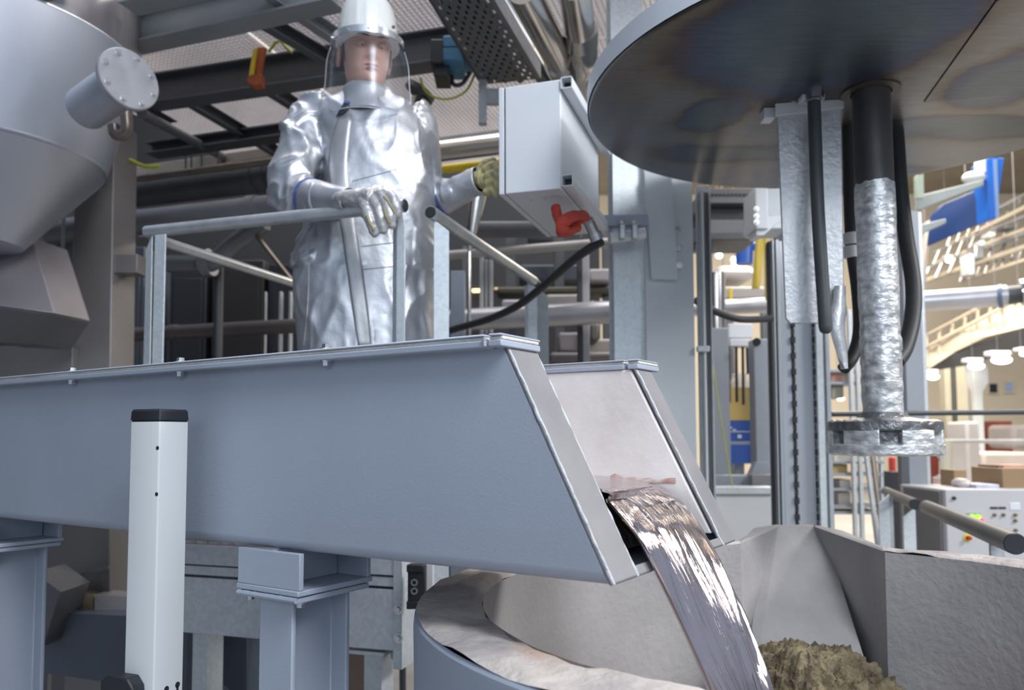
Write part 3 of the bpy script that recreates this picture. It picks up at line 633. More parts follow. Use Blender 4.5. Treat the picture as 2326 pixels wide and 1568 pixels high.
# platform: fascia channel and grating floor
pf = thing('operator_platform', 'raised steel platform with galvanized fascia under the worker', 'platform', R(-.4, .5, ZP-.4))
fasY = -.05
def onR(px, py, q_=fasY): return Rc(onpl(px, py, R(0, q_, 0), RY))
pL, pR = onR(385, 1400)[0], onR(905, 1400)[0]
zA, zB2, zC, zD2 = ZP-.02, onR(700, 1300)[2], onR(700, 1326)[2], onR(700, 1462)[2]
sheetm = galvmat('galvanized_sheet', (.74,.78,.83), (.56,.60,.66), 75, .34, .3)
for z0, z1, dy, nm in ((zB2+.004, zA, 0, 'fascia_panel'), (zC+.004, zB2-.003, .008, 'fascia_strip'), (zD2, zC-.003, 0, 'fascia_panel')):
    m = MB(); m.box(R(pL, fasY+dy, z0), RX*(pR-pL), RY*.006, V(0, 0, z1-z0)); m.build(nm, sheetm, pf, bevel=.0015)
m = MB(); m.box(R(pL, fasY+.02, zD2-.002), RX*(pR-pL), RY*.02, V(0, 0, zA-zD2)); m.build('fascia_back', dgrey, pf)
m = MB(); m.box(R(pR-.012, fasY-.012, zD2-.05), RX*.03, RY*.006, V(0, 0, zA-zD2+.05)); m.box(R(pR+.012, fasY-.012, zD2-.05), RX*.005, RY*.12, V(0, 0, zA-zD2+.05)); m.build('end_angle', galv, pf, bevel=.0015)
for py in (1385, 1450): place(bolt8, 'bolt', pf, onpl(905, py, R(0, fasY-.014, 0), RY), zq(-RY), scale=1.3)
m = MB(); bars = MB()
for i in range(int((pR-pL)/.05)): bars.box(R(pL+.02+i*.05, fasY+.03, ZP-.03), RX*.004, RY*1.25, V(0, 0, .03))
for i in range(36): bars.box(R(pL+.02, fasY+.03+i*.035, ZP-.012), RX*(pR-pL-.04), RY*.005, V(0, 0, .01))
g = bars.build('grating', galv2, pf); g['kind'] = 'stuff'
for p_ in (pR-.10, pL+.1):
    for q_ in (0.02, 1.1):
        m = MB(); m.extrude(usec(.06, .08, .006), R(p_, q_, 0), R(p_, q_, zD2 if q_ < .5 else ZP-.03), RY); m.build('leg', galv, pf, bevel=.001)
m = MB(); m.box(R(pR-.17, -.045, zD2-.022), RX*.12, RY*.09, V(0, 0, .012)); m.build('leg_plate', galv, pf, bevel=.001)
m = MB(); m.box(R(pL, 1.12, ZP-.15), RX*(pR-pL), RY*.006, V(0, 0, .12)); m.build('rear_beam', galv2, pf)
# black clamp on the platform end
ck = thing('latch', 'black plastic latch fixed to the platform end plate', 'latch', at(948, 1375, 2.33))
m = MB(); q = at(948, 1330, 2.33); m.cbox(q, V(.026, 0, 0), V(0, .02, 0), V(0, 0, .062)); m.build('body', black, ck, bevel=.005)
for dz in (-.052, .052):
    m = MB(); m.cbox(q+V(-.004, -.02, dz), V(.024, 0, 0), V(0, .008, 0), V(0, 0, .011)); m.build('lug', black, ck, bevel=.003)
for dz in (-.012, .012):
    m = MB(); m.lathe([(.010, -.003), (.010, .003), (.006, .003), (.006, -.003)], q+V(-.006, -.022, dz), V(0, 1, 0), 18, close=True); m.build('ring', steel, ck)
m = MB(); m.cbox(at(977, 1318, 2.36), V(.010, 0, 0), V(0, .02, 0), V(0, 0, .05)); m.build('slotted_bar', lgrey, ck, bevel=.001)

# control enclosure on its frame
Ye = 2.62
c_rb = at(1275, 428, Ye); c_rt = at(1268, 180, Ye); en = thing('control_enclosure', 'light grey control enclosure on square tubes beside the worker', 'enclosure', c_rb)
wE = Rc(c_rb)[0]-Rc(onpl(1148, 440, c_rb, RY))[0]; zb_, zt_ = c_rb.z, c_rt.z; pE, qE, _ = Rc(c_rb); dE = .62
m = MB(); m.box(R(pE-wE, qE, zb_), RX*wE, RY*dE, V(0, 0, zt_-zb_)); m.build('housing', lgrey, en, bevel=.003)
m = MB(); m.box(R(pE-wE-.004, qE+.002, zb_+.003), RX*.005, RY*(dE-.004), V(0, 0, zt_-zb_-.006)); m.build('door_seal', black, en)
m = MB(); m.box(R(pE-wE-.024, qE, zb_), RX*.020, RY*dE, V(0, 0, zt_-zb_)); m.build('door', lgrey, en, bevel=.003)
m = MB(); m.box(R(pE-wE*.72, qE+.05, zb_-.002), RX*wE*.66, RY*(dE-.12), V(0, 0, .004)); m.build('gland_plate', lgrey, en, bevel=.001)
for a_, b_ in ((.66, .08), (.66, .45), (.12, .08), (.12, .45), (.4, .08)): place(bolt8, 'bolt', en, R(pE-wE*a_, qE+b_, zb_-.002), zq((0, 0, -1)), scale=.55)
tw = .040
for zc_ in (zt_-.005-tw/2+.006, zb_+tw/2+.002):
    m = MB(); m.hollow(rrsec(tw, tw, .005, 3), rrsec(tw-.006, tw-.006, .003, 3), R(pE+tw/2+.003, qE-.012, zc_), R(pE+tw/2+.003, qE+dE+.05, zc_)); m.build('square_tube', lgrey, en, ang=30)
    m = MB(); m.box(R(pE+.006, qE+.03, zc_-tw/2+.004), RX*(tw-.008), RY*.002, V(0, 0, tw-.008)); m.build('tube_plug', black, en)
m = MB(); q = at(1388, 502, 3.02); q2 = at(1470, 502, 3.25); m.extrude(rsec(.05, .045), at(1340, 505, 3.18), at(1468, 502, 3.24)); m.build('mount_arm', paint, en, bevel=.002)
# clamp cylinder with bolts on the column
cl = thing('pipe_clamp', 'grey bar clamp with bright bolts below the enclosure arm', 'clamp', at(1425, 530, 3.2))
m = MB(); m.tube([at(1384, 540, 3.2), at(1464, 530, 3.22)], .024, 20); m.build('bar', lgrey, cl)
for px in (1413, 1441):
    m = MB(); q = at(px, 528, 3.17); m.cbox(q, V(.011, 0, 0), V(0, .02, 0), V(0, 0, .03)); m.build('clamp_jaw', steel, cl, bevel=.003); place(bolt8, 'bolt', cl, q+V(0, -.01, .03), scale=1.6)
# red rag and connector
rg = MB(); P = smooth_path([at(1262, 472, 2.72), at(1270, 500, 2.70), at(1292, 515, 2.72), at(1325, 492, 2.78), at(1300, 492, 2.68), at(1275, 510, 2.66), at(1284, 528, 2.68), at(1310, 518, 2.74)], 8)
rg.tube(P, [.022+.009*noise.noise((i*.23, 3, 1)) for i in range(len(P))], 16, sq=.8); o = rg.build('red_rag', redcloth, ang=70); tag(o, 'knotted red rag tied under the grey enclosure', 'rag')
cn = thing('cable_connector', 'metal cable connector hanging below the enclosure beside the red rag', 'connector', at(1355, 545, 2.85))
m = MB(); m.tube([at(1334, 497, 2.82), at(1352, 535, 2.84)], .021, 18); m.build('barrel', stain, cn)
m = MB(); m.tube([at(1350, 530, 2.84), at(1357, 546, 2.845)], .025, 18); m.build('nut', steel, cn)
m = MB(); m.tube([at(1334, 492, 2.80), at(1344, 505, 2.80)], .009, 10); m.build('lever', steel, cn)
hose([(1366, 548, 2.86), (1310, 585, 2.95), (1240, 645, 3.15), (1180, 692, 3.4), (1110, 725, 3.6), (1020, 752, 3.8), (960, 780, 3.95), (925, 860, 4.05), (915, 1250, 4.1), (915, 1680, 4.1)], .017, 'long black cable sagging from the enclosure connector past the side railing', 'cable', cat='cable')
# ================================================================== setting: walls
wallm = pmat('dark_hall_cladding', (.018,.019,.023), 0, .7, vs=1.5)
beige = pmat('beige_hall_wall', (.74,.66,.54), 0, .8, c2=(.66,.58,.46), vs=.5)
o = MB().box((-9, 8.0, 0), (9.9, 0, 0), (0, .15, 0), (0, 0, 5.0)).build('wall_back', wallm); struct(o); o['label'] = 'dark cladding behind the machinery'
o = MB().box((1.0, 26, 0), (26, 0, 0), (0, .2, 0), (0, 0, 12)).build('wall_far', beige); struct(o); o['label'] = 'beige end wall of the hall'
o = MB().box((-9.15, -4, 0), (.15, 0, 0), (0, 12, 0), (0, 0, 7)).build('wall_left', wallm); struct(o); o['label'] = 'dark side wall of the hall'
o = MB().box((1.0, 9.0, 9.6), (26, 0, 0), (0, 17.2, 0), (0, 0, .15)).build('ceiling', pmat('tan_roof', (.40,.35,.28), 0, .8, vs=.6)); struct(o); o['label'] = 'tan roof of the far hall'
# small windows in the far wall
for i, (x0, x1, y0, y1, c) in enumerate(((2246, 2264, 872, 893, (.03,.03,.035)), (2281, 2299, 870, 891, (.45,.58,.85)))):
    a, b_ = at(x0, y1, 25.98), at(x1, y0, 25.98); win = thing('window_%d' % (i+1), 'small square window in the beige end wall', 'window', a); win['kind'] = 'structure'; del win['category']
    g = pmat('window_pane_%d' % i, c, 0, .15, vs=2)
    MB().box(a, V(b_.x-a.x, 0, 0), V(0, -.02, 0), V(0, 0, b_.z-a.z)).build('pane', g, win)
    MB().hollow(rsec(b_.x-a.x+.08, b_.z-a.z+.08), rsec(b_.x-a.x, b_.z-a.z), (a+b_)/2+V(0, 0, 0), (a+b_)/2+V(0, -.05, 0)).build('frame', beige, win)

# ================================================================== helpers for plant items
def pipe(name, label, pts, r, mt, cat='pipe', group=None, n=18, joints=None, smooth=0):
    P = [at(*p_) if len(p_) == 3 else p_ for p_ in pts]; P = smooth_path(P, smooth) if smooth else P
    if not joints:
        return tag(MB().tube(P, r, n).build(name, mt, ang=45), label, cat, group)
    root = thing(name, label, cat, P[0], group); MB().tube(P, r, n).build('run', mt, root, ang=45)
    for f, dr, ln in joints:
        a = P[0].lerp(P[-1], f); d = (P[-1]-P[0]).normalized(); MB().tube([a-d*ln/2, a+d*ln/2], r+dr, n).build('coupling', mt, root)
    return root
def block(name, label, cat, x0, x1, y0, y1, Y, depth, mt, parent=None, bevel=.004, group=None, pn=None, floor=False):
    """box whose front face spans a pixel rectangle at distance Y"""
    a, b_ = at(x0, y1, Y), at(x1, y0, Y); a.z = 0 if floor else a.z; m = MB().box(a, V(b_.x-a.x, 0, 0), V(0, depth, 0), V(0, 0, b_.z-a.z))
    if parent: return m.build(name, mt, parent, bevel=bevel)
    return tag(m.build(name, mt, bevel=bevel), label, cat, group)
def zbeam(mb, p0, p1, z, sec, up=ZUP, ext=(0, 0)):
    a, b_ = onz(*p0, z), onz(*p1, z); d = (b_-a).normalized(); mb.extrude(sec, a-d*ext[0], b_+d*ext[1], up); return mb

# ================================================================== mezzanine above the worker
ZM = 3.62
mz = thing('mezzanine', 'steel mezzanine of beams and open grating above the worker', 'mezzanine', R(-1, 2, 3.45))
beamm = pmat('primed_beam', (.30,.325,.35), .15, .5, c2=(.22,.24,.26), vs=2)
beamd = pmat('dark_beam', (.115,.125,.14), .2, .5, vs=2)
def rbeam(p0, p1, zb, h, w, mt, name, ext=(.3, .3), sec=None):
    return zbeam(MB(), p0, p1, zb+h/2, sec or hsec(w, h, .012, .009), ext=ext).build(name, mt, mz, bevel=.002)
for pa, pb, mt, h in (((306, 112), (655, 36), beamm, .17), ((345, 245), (985, 152), beamd, .17), ((350, 355), (640, 316), beamd, .08), ((300, 20), (560, -40), beamm, .17)):
    a, b_ = onz(*pa, 3.45), onz(*pb, 3.45); d = (b_-a).normalized()
    MB().extrude(hsec(.12, h, .012, .008), a-d*.02+V(0, 0, h/2), b_+d*.25+V(0, 0, h/2)).build('main_beam', mt, mz, bevel=.002)
for pa, pb in (((440, 233), (612, 335)), ((618, 205), (700, 258)), ((300, 232), (360, 268)), ((625, 62), (720, 118)), ((640, 0), (765, 85)), ((1195, 120), (1290, 262))):
    a, b_ = onz(*pa, 3.52), onz(*pb, 3.52); d = (b_-a).normalized()
    MB().extrude(usec(.05, .07, .006), a-d*.1, b_+d*.15).build('cross_beam', beamd if pa[0] not in (640,) else beamm, mz, bevel=.002)
gratem = pmat('grating_steel', (.74,.70,.70), .1, .6, c2=(.62,.59,.59), vs=3)
def grate(p0, p1, q0, q1, sp=.027, z=ZM, hgt=.018):
    b = MB(); n1 = int((p1-p0)/sp); n2 = int((q1-q0)/sp)
    for i in range(n1+1): b.box(R(p0+i*sp, q0, z), RX*.0035, RY*(q1-q0), V(0, 0, hgt))
    for i in range(n2+1): b.box(R(p0, q0+i*sp, z), RX*(p1-p0), RY*.0035, V(0, 0, hgt))
    o = b.build('grating_panel', gratem, mz); o['kind'] = 'stuff'; return o
qs = [Rc(onz(*p_, 3.62))[1] for p_ in ((400, 150), (400, 240), (400, 350))]
pA = Rc(onz(300, 120, 3.62))[0]-.6
for a_, b_ in ((pA, pA+1.3), (pA+1.32, pA+2.62), (pA+2.64, pA+3.9), (pA+3.92, pA+4.6)):
    grate(a_, b_, -.3 if a_ > pA+2.6 else .6, 1.62); grate(a_, b_, 1.64, 3.15)
# perforated cable tray running back along the ceiling
def tray(name, label, pL, pR_, z, holes=True):
    """pL / pR_: pixel ends of the two bottom edges at height z"""
    a0, a1 = onz(*pL[0], z), onz(*pL[1], z); b0, b1 = onz(*pR_[0], z), onz(*pR_[1], z)
    a0, a1, b0, b1 = [R(*Rc(q_)[:2], z) for q_ in (a0, a1, b0, b1)]
    root = thing(name, label, 'cable tray', (a0+b0)/2); W_ = (b0-a0).length; Ln = (a1-a0).length; nx_, ny_ = 14, max(6, int(Ln/.045))
    b = MB()
    for i in range(nx_):
        for j in range(ny_):
            def pt(u, v): return a0.lerp(b0, u).lerp(a1.lerp(b1, u), v)
            u0, u1, v0, v1 = i/nx_, (i+1)/nx_, j/ny_, (j+1)/ny_
            O = [pt(u0, v0), pt(u1, v0), pt(u1, v1), pt(u0, v1)]
            if i in (0, nx_-1) or (i+j) % 2: b.poly(O); continue
            I = [pt(lin(u0, u1, x), lin(v0, v1, y)) for x, y in ((.22, .18), (.78, .18), (.78, .82), (.22, .82))]
            b.add(O+I, [(0, 1, 5, 4), (1, 2, 6, 5), (2, 3, 7, 6), (3, 0, 4, 7)])
    o = b.build('tray_floor', beamd, root, weld=True); sm = o.modifiers.new('s', 'SOLIDIFY'); sm.thickness = .002
    for s0, s1 in ((a0, a1), (b0, b1)): MB().box(s0, s1-s0, RX*.002, V(0, 0, .08)).build('side_wall', galv2, root)
    return root, a0, a1, b0, b1
tr, a0, a1, b0, b1 = tray('cable_tray', 'perforated cable tray under the mezzanine beside shiny pipes', ((955, -30), (1092, 192)), ((1105, -30), (1228, 178)), 3.40)
for k, f in enumerate((.18, .34, .5, .62, .76)):
    hm_ = [rubber, pmat('red_cable', (.30,.03,.03), 0, .5, vs=5), rubber, MATS.get('red_cable'), rubber][k]
    pth = [a0.lerp(b0, f+.02*math.sin(i*.9+k))+(a1-a0)*(i/10)+V(0, 0, .025+.008*(k % 2)) for i in range(11)]
    tag(MB().tube(pth, .019, 10).build('tray_cable', hm_), '%s power cable lying %s in the perforated tray' % (('black', 'red', 'black', 'red', 'black')[k], ('nearest the blue actuator', 'second from the blue actuator', 'in the middle', 'fourth from the blue actuator', 'beside the shiny pipes')[k]), 'cable', 'cables in the perforated tray')
# stainless pipes
def flow(name, label, a, b_, z, r, mt=stain, ext=.0):
    p0, p1 = onz(*a, z), onz(*b_, z); d = p1-p0
    root = thing(name, label, 'pipe', p0); MB().tube([p0-d*.15, p1], r, 24).build('run', mt, root)
    return root, p0, p1
r1, p0, p1 = flow('process_pipe', 'shiny stainless pipe ending in a bellows above the enclosure', (1200, 0), (1272, 145), 3.30, .062)
d = (p1-p0).normalized(); dn = V(.10, .22, -.30)
MB().tube([p1-d*.02, p1+d*.05], .072, 24).build('collar', stain, r1)
P = [p1+d*(.05+.02*i)+V(0, 0, -.001*i*i) for i in range(22)]
MB().tube(P, [.060+.010*abs(math.sin(i*.75)) for i in range(22)], 24).build('bellows', stain, r1, ang=60)
r2_, p0, p1 = flow('process_pipe', 'shiny stainless pipe with bellows beside the top of the grey column', (1305, -20), (1318, 78), 3.35, .066)
d = V(.06, .5, -.18).normalized()
MB().tube([p1-d*.03, p1+d*.05], .078, 24).build('collar', stain, r2_)
P = [p1+d*(.05+.03*i) for i in range(24)]; MB().tube(P, [.066+.012*abs(math.sin(i*.6)) for i in range(24)], 24).build('bellows', stain, r2_, ang=60)
# blue actuator with its bracket and wires
ac = thing('valve_actuator', 'blue and black box-shaped valve actuator under the mezzanine', 'actuator', at(1020, 170, 3.7))
blk = lambda x0, x1, y0, y1, Y, dp, mt, nm, par, bv=.006: block(nm, None, None, x0, x1, y0, y1, Y, dp, mt, par, bv)
blk(978, 1008, 88, 142, 3.70, .16, black, 'gear_housing', ac); blk(1006, 1052, 80, 106, 3.69, .2, tealp, 'motor_cover', ac); blk(1006, 1052, 107, 136, 3.69, .22, tealp, 'motor_cover', ac)
a = [at(1006, 136, 3.70), at(1052, 132, 3.70), at(1078, 165, 3.95), at(1030, 172, 3.95)]; MB().prism(a, V(0, .05, .07)).build('motor_belly', tealp, ac, bevel=.004)
blk(985, 1020, 135, 172, 3.74, .15, black, 'flange_block', ac)
def wire(label, pts, r, mt, name='wire'): return tag(MB().tube(smooth_path([at(*p_) for p_ in pts], 6), r, 8).build(name, mt, ang=60), label, 'wire')
ygm = pmat('yellow_green_wire', (.42,.45,.03), 0, .5, vs=8)
wire('yellow-green earth wire looping below the blue actuator', [(955, 178, 3.9), (965, 205, 3.9), (990, 222, 3.9), (1025, 224, 3.9), (1060, 205, 3.9), (1080, 165, 3.9)], .006, ygm)
wire('black motor lead looping under the blue actuator', [(1025, 172, 3.85), (1030, 192, 3.85), (1050, 190, 3.85), (1068, 165, 3.85)], .011, rubber)
wire('yellow-green earth wire hanging beside the grey sheet column', [(248, 344, 4.3), (290, 362, 4.3), (330, 378, 4.3), (362, 378, 4.3)], .011, ygm)
wire('yellow earth wire clipped over the dark beam beside the helmet', [(610, 118, 3.95), (632, 92, 3.95), (650, 108, 3.95), (664, 120, 3.95)], .008, ygm)
# hanging strut
hs = thing('hanging_strut', 'galvanized strut hanging from the mezzanine beside the enclosure', 'strut', at(1096, 278, 3.9))
blk(1087, 1105, 140, 278, 3.9, .05, galv2, 'upright', hs, .002); blk(1104, 1135, 200, 234, 3.92, .04, galv2, 'arm', hs, .002)
# orange bracket with yellow strap on beam
ob = thing('beam_clamp', 'orange clamp with yellow strap on the dark beam beside the helmet', 'clamp', at(580, 192, 3.95))
q = [at(x, y, 3.95) for x, y in ((584, 108), (603, 106), (590, 175), (573, 176))]; MB().prism(q, V(0, .03, 0)).build('arm', orange, ob, bevel=.003)
q = [at(x, y, 3.94) for x, y in ((561, 176), (594, 168), (594, 190), (574, 194), (560, 186))]; MB().prism(q, V(0, .06, 0)).build('jaw', orange, ob, bevel=.003)
q = [at(x, y, 3.93) for x, y in ((575, 112), (584, 110), (576, 168), (565, 172))]; MB().prism(q, V(0, .01, 0)).build('strap', yellow, ob)
# pipes behind the worker, all along the platform direction
def rpipe(name, label, a, b_, Ya, r, mt, joints=None, ext=(.6, .0)):
    A_ = at(*a, Ya); n_ = RX.cross(ZUP)                    # keep the run level and parallel to the platform
    B_ = onpl(*b_, A_, RY); B_.z = A_.z; d = (B_-A_).normalized(); A2, B2 = A_-d*ext[0], B_+d*ext[1]
    root = thing(name, label, 'pipe', A_); MB().tube([A2, B2], r, 20).build('run', mt, root)
    for f in joints or (): q_ = A2.lerp(B2, f); MB().tube([q_-d*.03, q_+d*.03], r*1.12, 20).build('coupling', mt, root)
    return root
rpipe('gas_pipe', 'yellow painted gas pipe behind the worker and enclosure', (940, 392), (1400, 348), 4.6, .026, yellow, ext=(.6, .6))
rpipe('steel_pipe', 'long dark stainless pipe under the mezzanine above the yellow pipe', (985, 345), (1135, 332), 5.2, .07, stain, ext=(3.4, .5))
rpipe('steel_pipe', 'thin bright pipe below the mezzanine edge behind the worker', (985, 315), (1135, 300), 5.3, .028, galv2, ext=(3.4, .6))
rpipe('steel_pipe', 'wide grey pipe at the worker\'s elbow height', (260, 512), (620, 462), 4.7, .075, pmat('pipe_grey', (.20,.21,.235), .4, .4, vs=3), (.35, .8), ext=(.5, .25))
rpipe('steel_pipe', 'thin brown pipe with a lit upper edge below the mezzanine', (262, 412), (640, 362), 4.9, .022, pmat('brown_pipe', (.24,.20,.17), .6, .35, vs=6), (.3, .6), ext=(.4, .5))
rpipe('steel_pipe', 'black insulated pipe below the brown pipe', (262, 445), (640, 392), 5.2, .09, darkm, (.65, .69, .73), ext=(.4, .6))
rpipe('steel_pipe', 'low brown pipe in the dark behind the railing', (400, 755), (640, 742), 5.6, .05, pmat('dark_brown_pipe', (.14,.12,.12), .4, .4, vs=3), (.5,), ext=(1.4, .5))
rpipe('steel_pipe', 'large silver duct low behind the side railing', (1030, 728), (1390, 718), 5.4, .075, pmat('silver_duct', (.55,.55,.58), .7, .35, vs=3), (.55,), ext=(.5, .4))
rpipe('steel_pipe', 'warm grey pipe across the dark gap under the enclosure', (1120, 572), (1390, 556), 5.0, .030, pmat('warm_grey_pipe', (.42,.40,.39), .4, .4, vs=3), ext=(.5, .4))
dg = thing('branch_pipe', 'grey elbow pipe rising diagonally behind the railing', 'pipe', at(470, 615, 4.8))
MB().tube(smooth_path([at(385, 600, 4.9), at(455, 600, 4.85), at(490, 592, 4.8), at(530, 555, 4.75), at(600, 505, 4.68)], 5), .055, 20).build('run', MATS['pipe_grey'], dg, ang=50)
for q0, q1 in (((462, 600, 4.83), (480, 596, 4.82)),): MB().tube([at(*q0), at(*q1)], .085, 20).build('flange', MATS['pipe_grey'], dg)
MB().tube([at(575, 525, 4.7), at(690, 672, 4.5)], .014, 10).build('brace_rod', MATS['brown_pipe'], dg)
tag(MB().tube([at(498, 600, 5.0), V(at(497, 840, 5.0).x, 5.0, 0)], .028, 12).build('drop_pipe', darkm), 'black vertical pipe in the dark behind the railing', 'pipe')
tag(MB().tube([at(322, 258, 4.2), at(535, 372, 5.6)], .028, 12).build('conduit', MATS['pipe_grey']), 'grey conduit slanting below the light grating panels', 'pipe')
for i, x in enumerate((422, 435, 458, 496)):
    tag(MB().tube([at(x, 318+i*4, 5.2), at(x, 385-i*2, 5.2)], .007, 8).build('hanger_rod', beamd), ('thin hanger rod above the brown pipe next to the tank cone', 'thin hanger rod second from the tank cone', 'thin hanger rod third from the tank cone', 'thin hanger rod above the brown pipe nearest the worker')[i], 'rod', 'hanger rods above the brown pipe')
# dark cabinets behind the railing
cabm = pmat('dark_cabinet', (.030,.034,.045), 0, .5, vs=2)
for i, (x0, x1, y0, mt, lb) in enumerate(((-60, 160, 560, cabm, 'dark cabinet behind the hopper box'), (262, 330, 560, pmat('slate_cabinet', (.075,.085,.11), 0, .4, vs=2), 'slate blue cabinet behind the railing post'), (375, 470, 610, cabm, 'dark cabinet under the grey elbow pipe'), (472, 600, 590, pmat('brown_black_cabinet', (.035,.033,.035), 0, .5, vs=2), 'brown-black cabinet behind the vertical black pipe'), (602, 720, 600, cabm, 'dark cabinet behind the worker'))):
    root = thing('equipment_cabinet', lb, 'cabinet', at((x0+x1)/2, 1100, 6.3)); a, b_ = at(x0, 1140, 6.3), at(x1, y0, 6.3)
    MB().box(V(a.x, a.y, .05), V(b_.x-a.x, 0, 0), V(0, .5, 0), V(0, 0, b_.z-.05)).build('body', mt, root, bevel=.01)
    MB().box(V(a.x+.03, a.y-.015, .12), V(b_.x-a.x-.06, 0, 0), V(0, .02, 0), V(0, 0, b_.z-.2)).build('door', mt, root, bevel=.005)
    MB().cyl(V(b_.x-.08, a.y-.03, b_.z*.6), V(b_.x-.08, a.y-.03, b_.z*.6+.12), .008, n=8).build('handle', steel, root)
for i, (x0, x1) in enumerate(((590, 602), (628, 634), (645, 662))):
    block('steel_upright', ('pale steel upright in the dark beside the worker\'s hip', 'thin steel upright in the dark beside the worker\'s hip', 'wide grey steel upright beside the worker\'s hip')[i], 'upright', x0, x1, 662, 1478, 5.9, .05, galv2, floor=True)
q = [at(345, 372, 5.6), at(640, 330, 5.2), at(640, 352, 5.2), at(262, 412, 5.7), at(262, 384, 5.7)]
tag(MB().prism(q, V(0, .05, 0)).build('edge_board', pmat('beige_beam', (.30,.28,.25), .1, .6, vs=1), bevel=.004), 'beige edge board below the light grating panels', 'board')

# ================================================================== tank, hopper and sheet column on the left
tk = thing('dust_tank', 'large blue-grey sheet steel tank with conical bottom', 'tank', at(-60, 560, 3.45))
ctk = at(-62, 300, 3.45); cx, cy = ctk.x, ctk.y
def tz(y): return at(0, y, 3.45).z
rr0, rr1, rr2 = at(300, 115, 3.45).x-cx, at(220, 366, 3.45).x-cx, at(40, 556, 3.45).x-cx
rr0, rr1, rr2 = rr0*.96, rr1*.96, rr2*.96
tcol = pmat('tank_cylinder_sheet', (.46,.43,.45), .75, .3, c2=(.30,.29,.31), vs=9, st=(1, 1, .35), bump=.1, bs=14)
MB().lathe([(rr0, tz(-300)), (rr0, tz(118))], (cx, cy, 0), n=96).build('cylinder', tcol, tk, ang=30, label='mottled bare steel cylinder')
MB().lathe([(rr0+.004, tz(118)), (rr1, tz(366))], (cx, cy, 0), n=96).build('upper_cone', tankm, tk, ang=30)
MB().lathe([(rr1, tz(366)), (rr2, tz(556)), (rr2*.5, tz(560))], (cx, cy, 0), n=96).build('lower_cone', tankm, tk, ang=30)
for rr_, y in ((rr0, 118), (rr1, 366)): MB().lathe([(rr_+.001, tz(y)-.006), (rr_+.005, tz(y)), (rr_+.001, tz(y)+.006)], (cx, cy, 0), n=96).build('seam', tankm, tk)
MB().lathe([(rr0+.02, tz(-300)), (rr0+.02, tz(-290)), (0, tz(-300)+.3)], (cx, cy, 0), n=64).build('roof', tankm, tk)
# manhole nozzle with bolted flange
nf = at(291, 181, 2.87); ax = V(.80, -.58, .10).normalized()
fl_ = MB().lathe([(0, .012), (.112, .012), (.1155, .008), (.1155, -.012), (.075, -.012)], nf, ax, 40).build('flange', pmat('flange_steel', (.40,.40,.43), .25, .55, c2=(.33,.33,.35), vs=14), tk, label='round blind flange with bolts')
MB().tube([nf-ax*.01, nf-ax*.31], .083, 36).build('nozzle', tankm, tk)
xx = ax.cross(ZUP).normalized(); yy_ = xx.cross(ax); bolt12 = bolt_mesh(.010, .012)
for k in range(8): a = 2*math.pi*(k+.4)/8; place(bolt12, 'flange_bolt', fl_, nf+ax*.012+(xx*math.cos(a)+yy_*math.sin(a))*.095, zq(ax), scale=.85)
MB().tube(smooth_path([at(286, 255, 3.22), at(288, 290, 3.22), at(280, 306, 3.22), at(262, 304, 3.22), at(258, 285, 3.22)], 5), .024, 16).build('drain_pipe', MATS['brown_pipe'], tk, ang=60)
for k in range(3):
    a = 2.6+.55*k; MB().box(V(cx+rr0*.9*math.cos(a), cy+rr0*.9*math.sin(a), 0), V(.08, 0, 0), V(0, .08, 0), V(0, 0, tz(140))).build('leg', paint_d, tk)
# sheet steel column
q = [at(x, y, 4.15) for x, y in ((172, 300), (260, 270), (251, 1150), (158, 1150))]
sc_ = thing('sheet_column', 'tall brown-grey sheet steel casing beside the tank cone', 'casing', V(q[2].x-.1, q[2].y, 0)); 
MB().prism([V(q[3].x, q[3].y, 0), V(q[2].x, q[2].y, 0), V(q[1].x, q[1].y, q[1].z), V(q[0].x, q[0].y, q[0].z)], V(.02, .22, 0)).build('casing', brown, sc_, bevel=.005)
blk(251, 312, 577, 620, 4.17, .12, brown, 'side_arm', sc_, .004)
MB().prism([at(-40, 785, 4.1), at(165, 790, 4.1), at(165, 860, 4.1), at(-40, 860, 4.1)], V(0, .2, 0)).build('cross_sheet', brown, sc_, bevel=.004)
# hopper box under the cone
hp = thing('hopper_box', 'bare sheet steel hopper box under the tank cone', 'hopper', at(40, 790, 3.6))
A_ = [at(-40, 560, 3.72), at(72, 540, 3.72), at(124, 712, 3.58), at(-40, 690, 3.45)]
MB().prism(A_, V(.03, .25, 0)).build('upper_sheet', pmat('hopper_sheet', (.42,.39,.41), .55, .42, c2=(.33,.31,.33), vs=1.5), hp, bevel=.004)
B_ = [at(-40, 692, 3.45), at(124, 714, 3.58), at(80, 782, 3.70), at(-40, 776, 3.60)]
MB().prism(B_, V(.03, .25, 0)).build('lower_sheet', dgrey, hp, bevel=.004)
for x, y in ((30, 568), (10, 598)): place(bolt12, 'bolt', hp, at(x, y, 3.66), zq((.2, -1, .1)), scale=.9)
block('rail_profile', 'pale slim upright between the hopper box and sheet casing', 'upright', 132, 140, 470, 785, 4.5, .04, MATS['pipe_grey'], floor=True)
tag(MB().prism([at(80, 500, 4.9), at(170, 380, 4.9), V(at(170, 800, 4.9).x, 4.9, 0), V(at(60, 800, 4.9).x, 4.9, 0)], V(0, .05, 0)).build('sheet_partition', dgrey), 'dark sheet partition between the tank cone and sheet casing', 'partition')
tag(MB().box(at(-20, 12, 3.0), V(.46, 0, .12), V(0, .06, 0), V(0, 0, .05)).build('ceiling_bar', darkm), 'dark bar crossing above the blue-grey tank', 'bar')

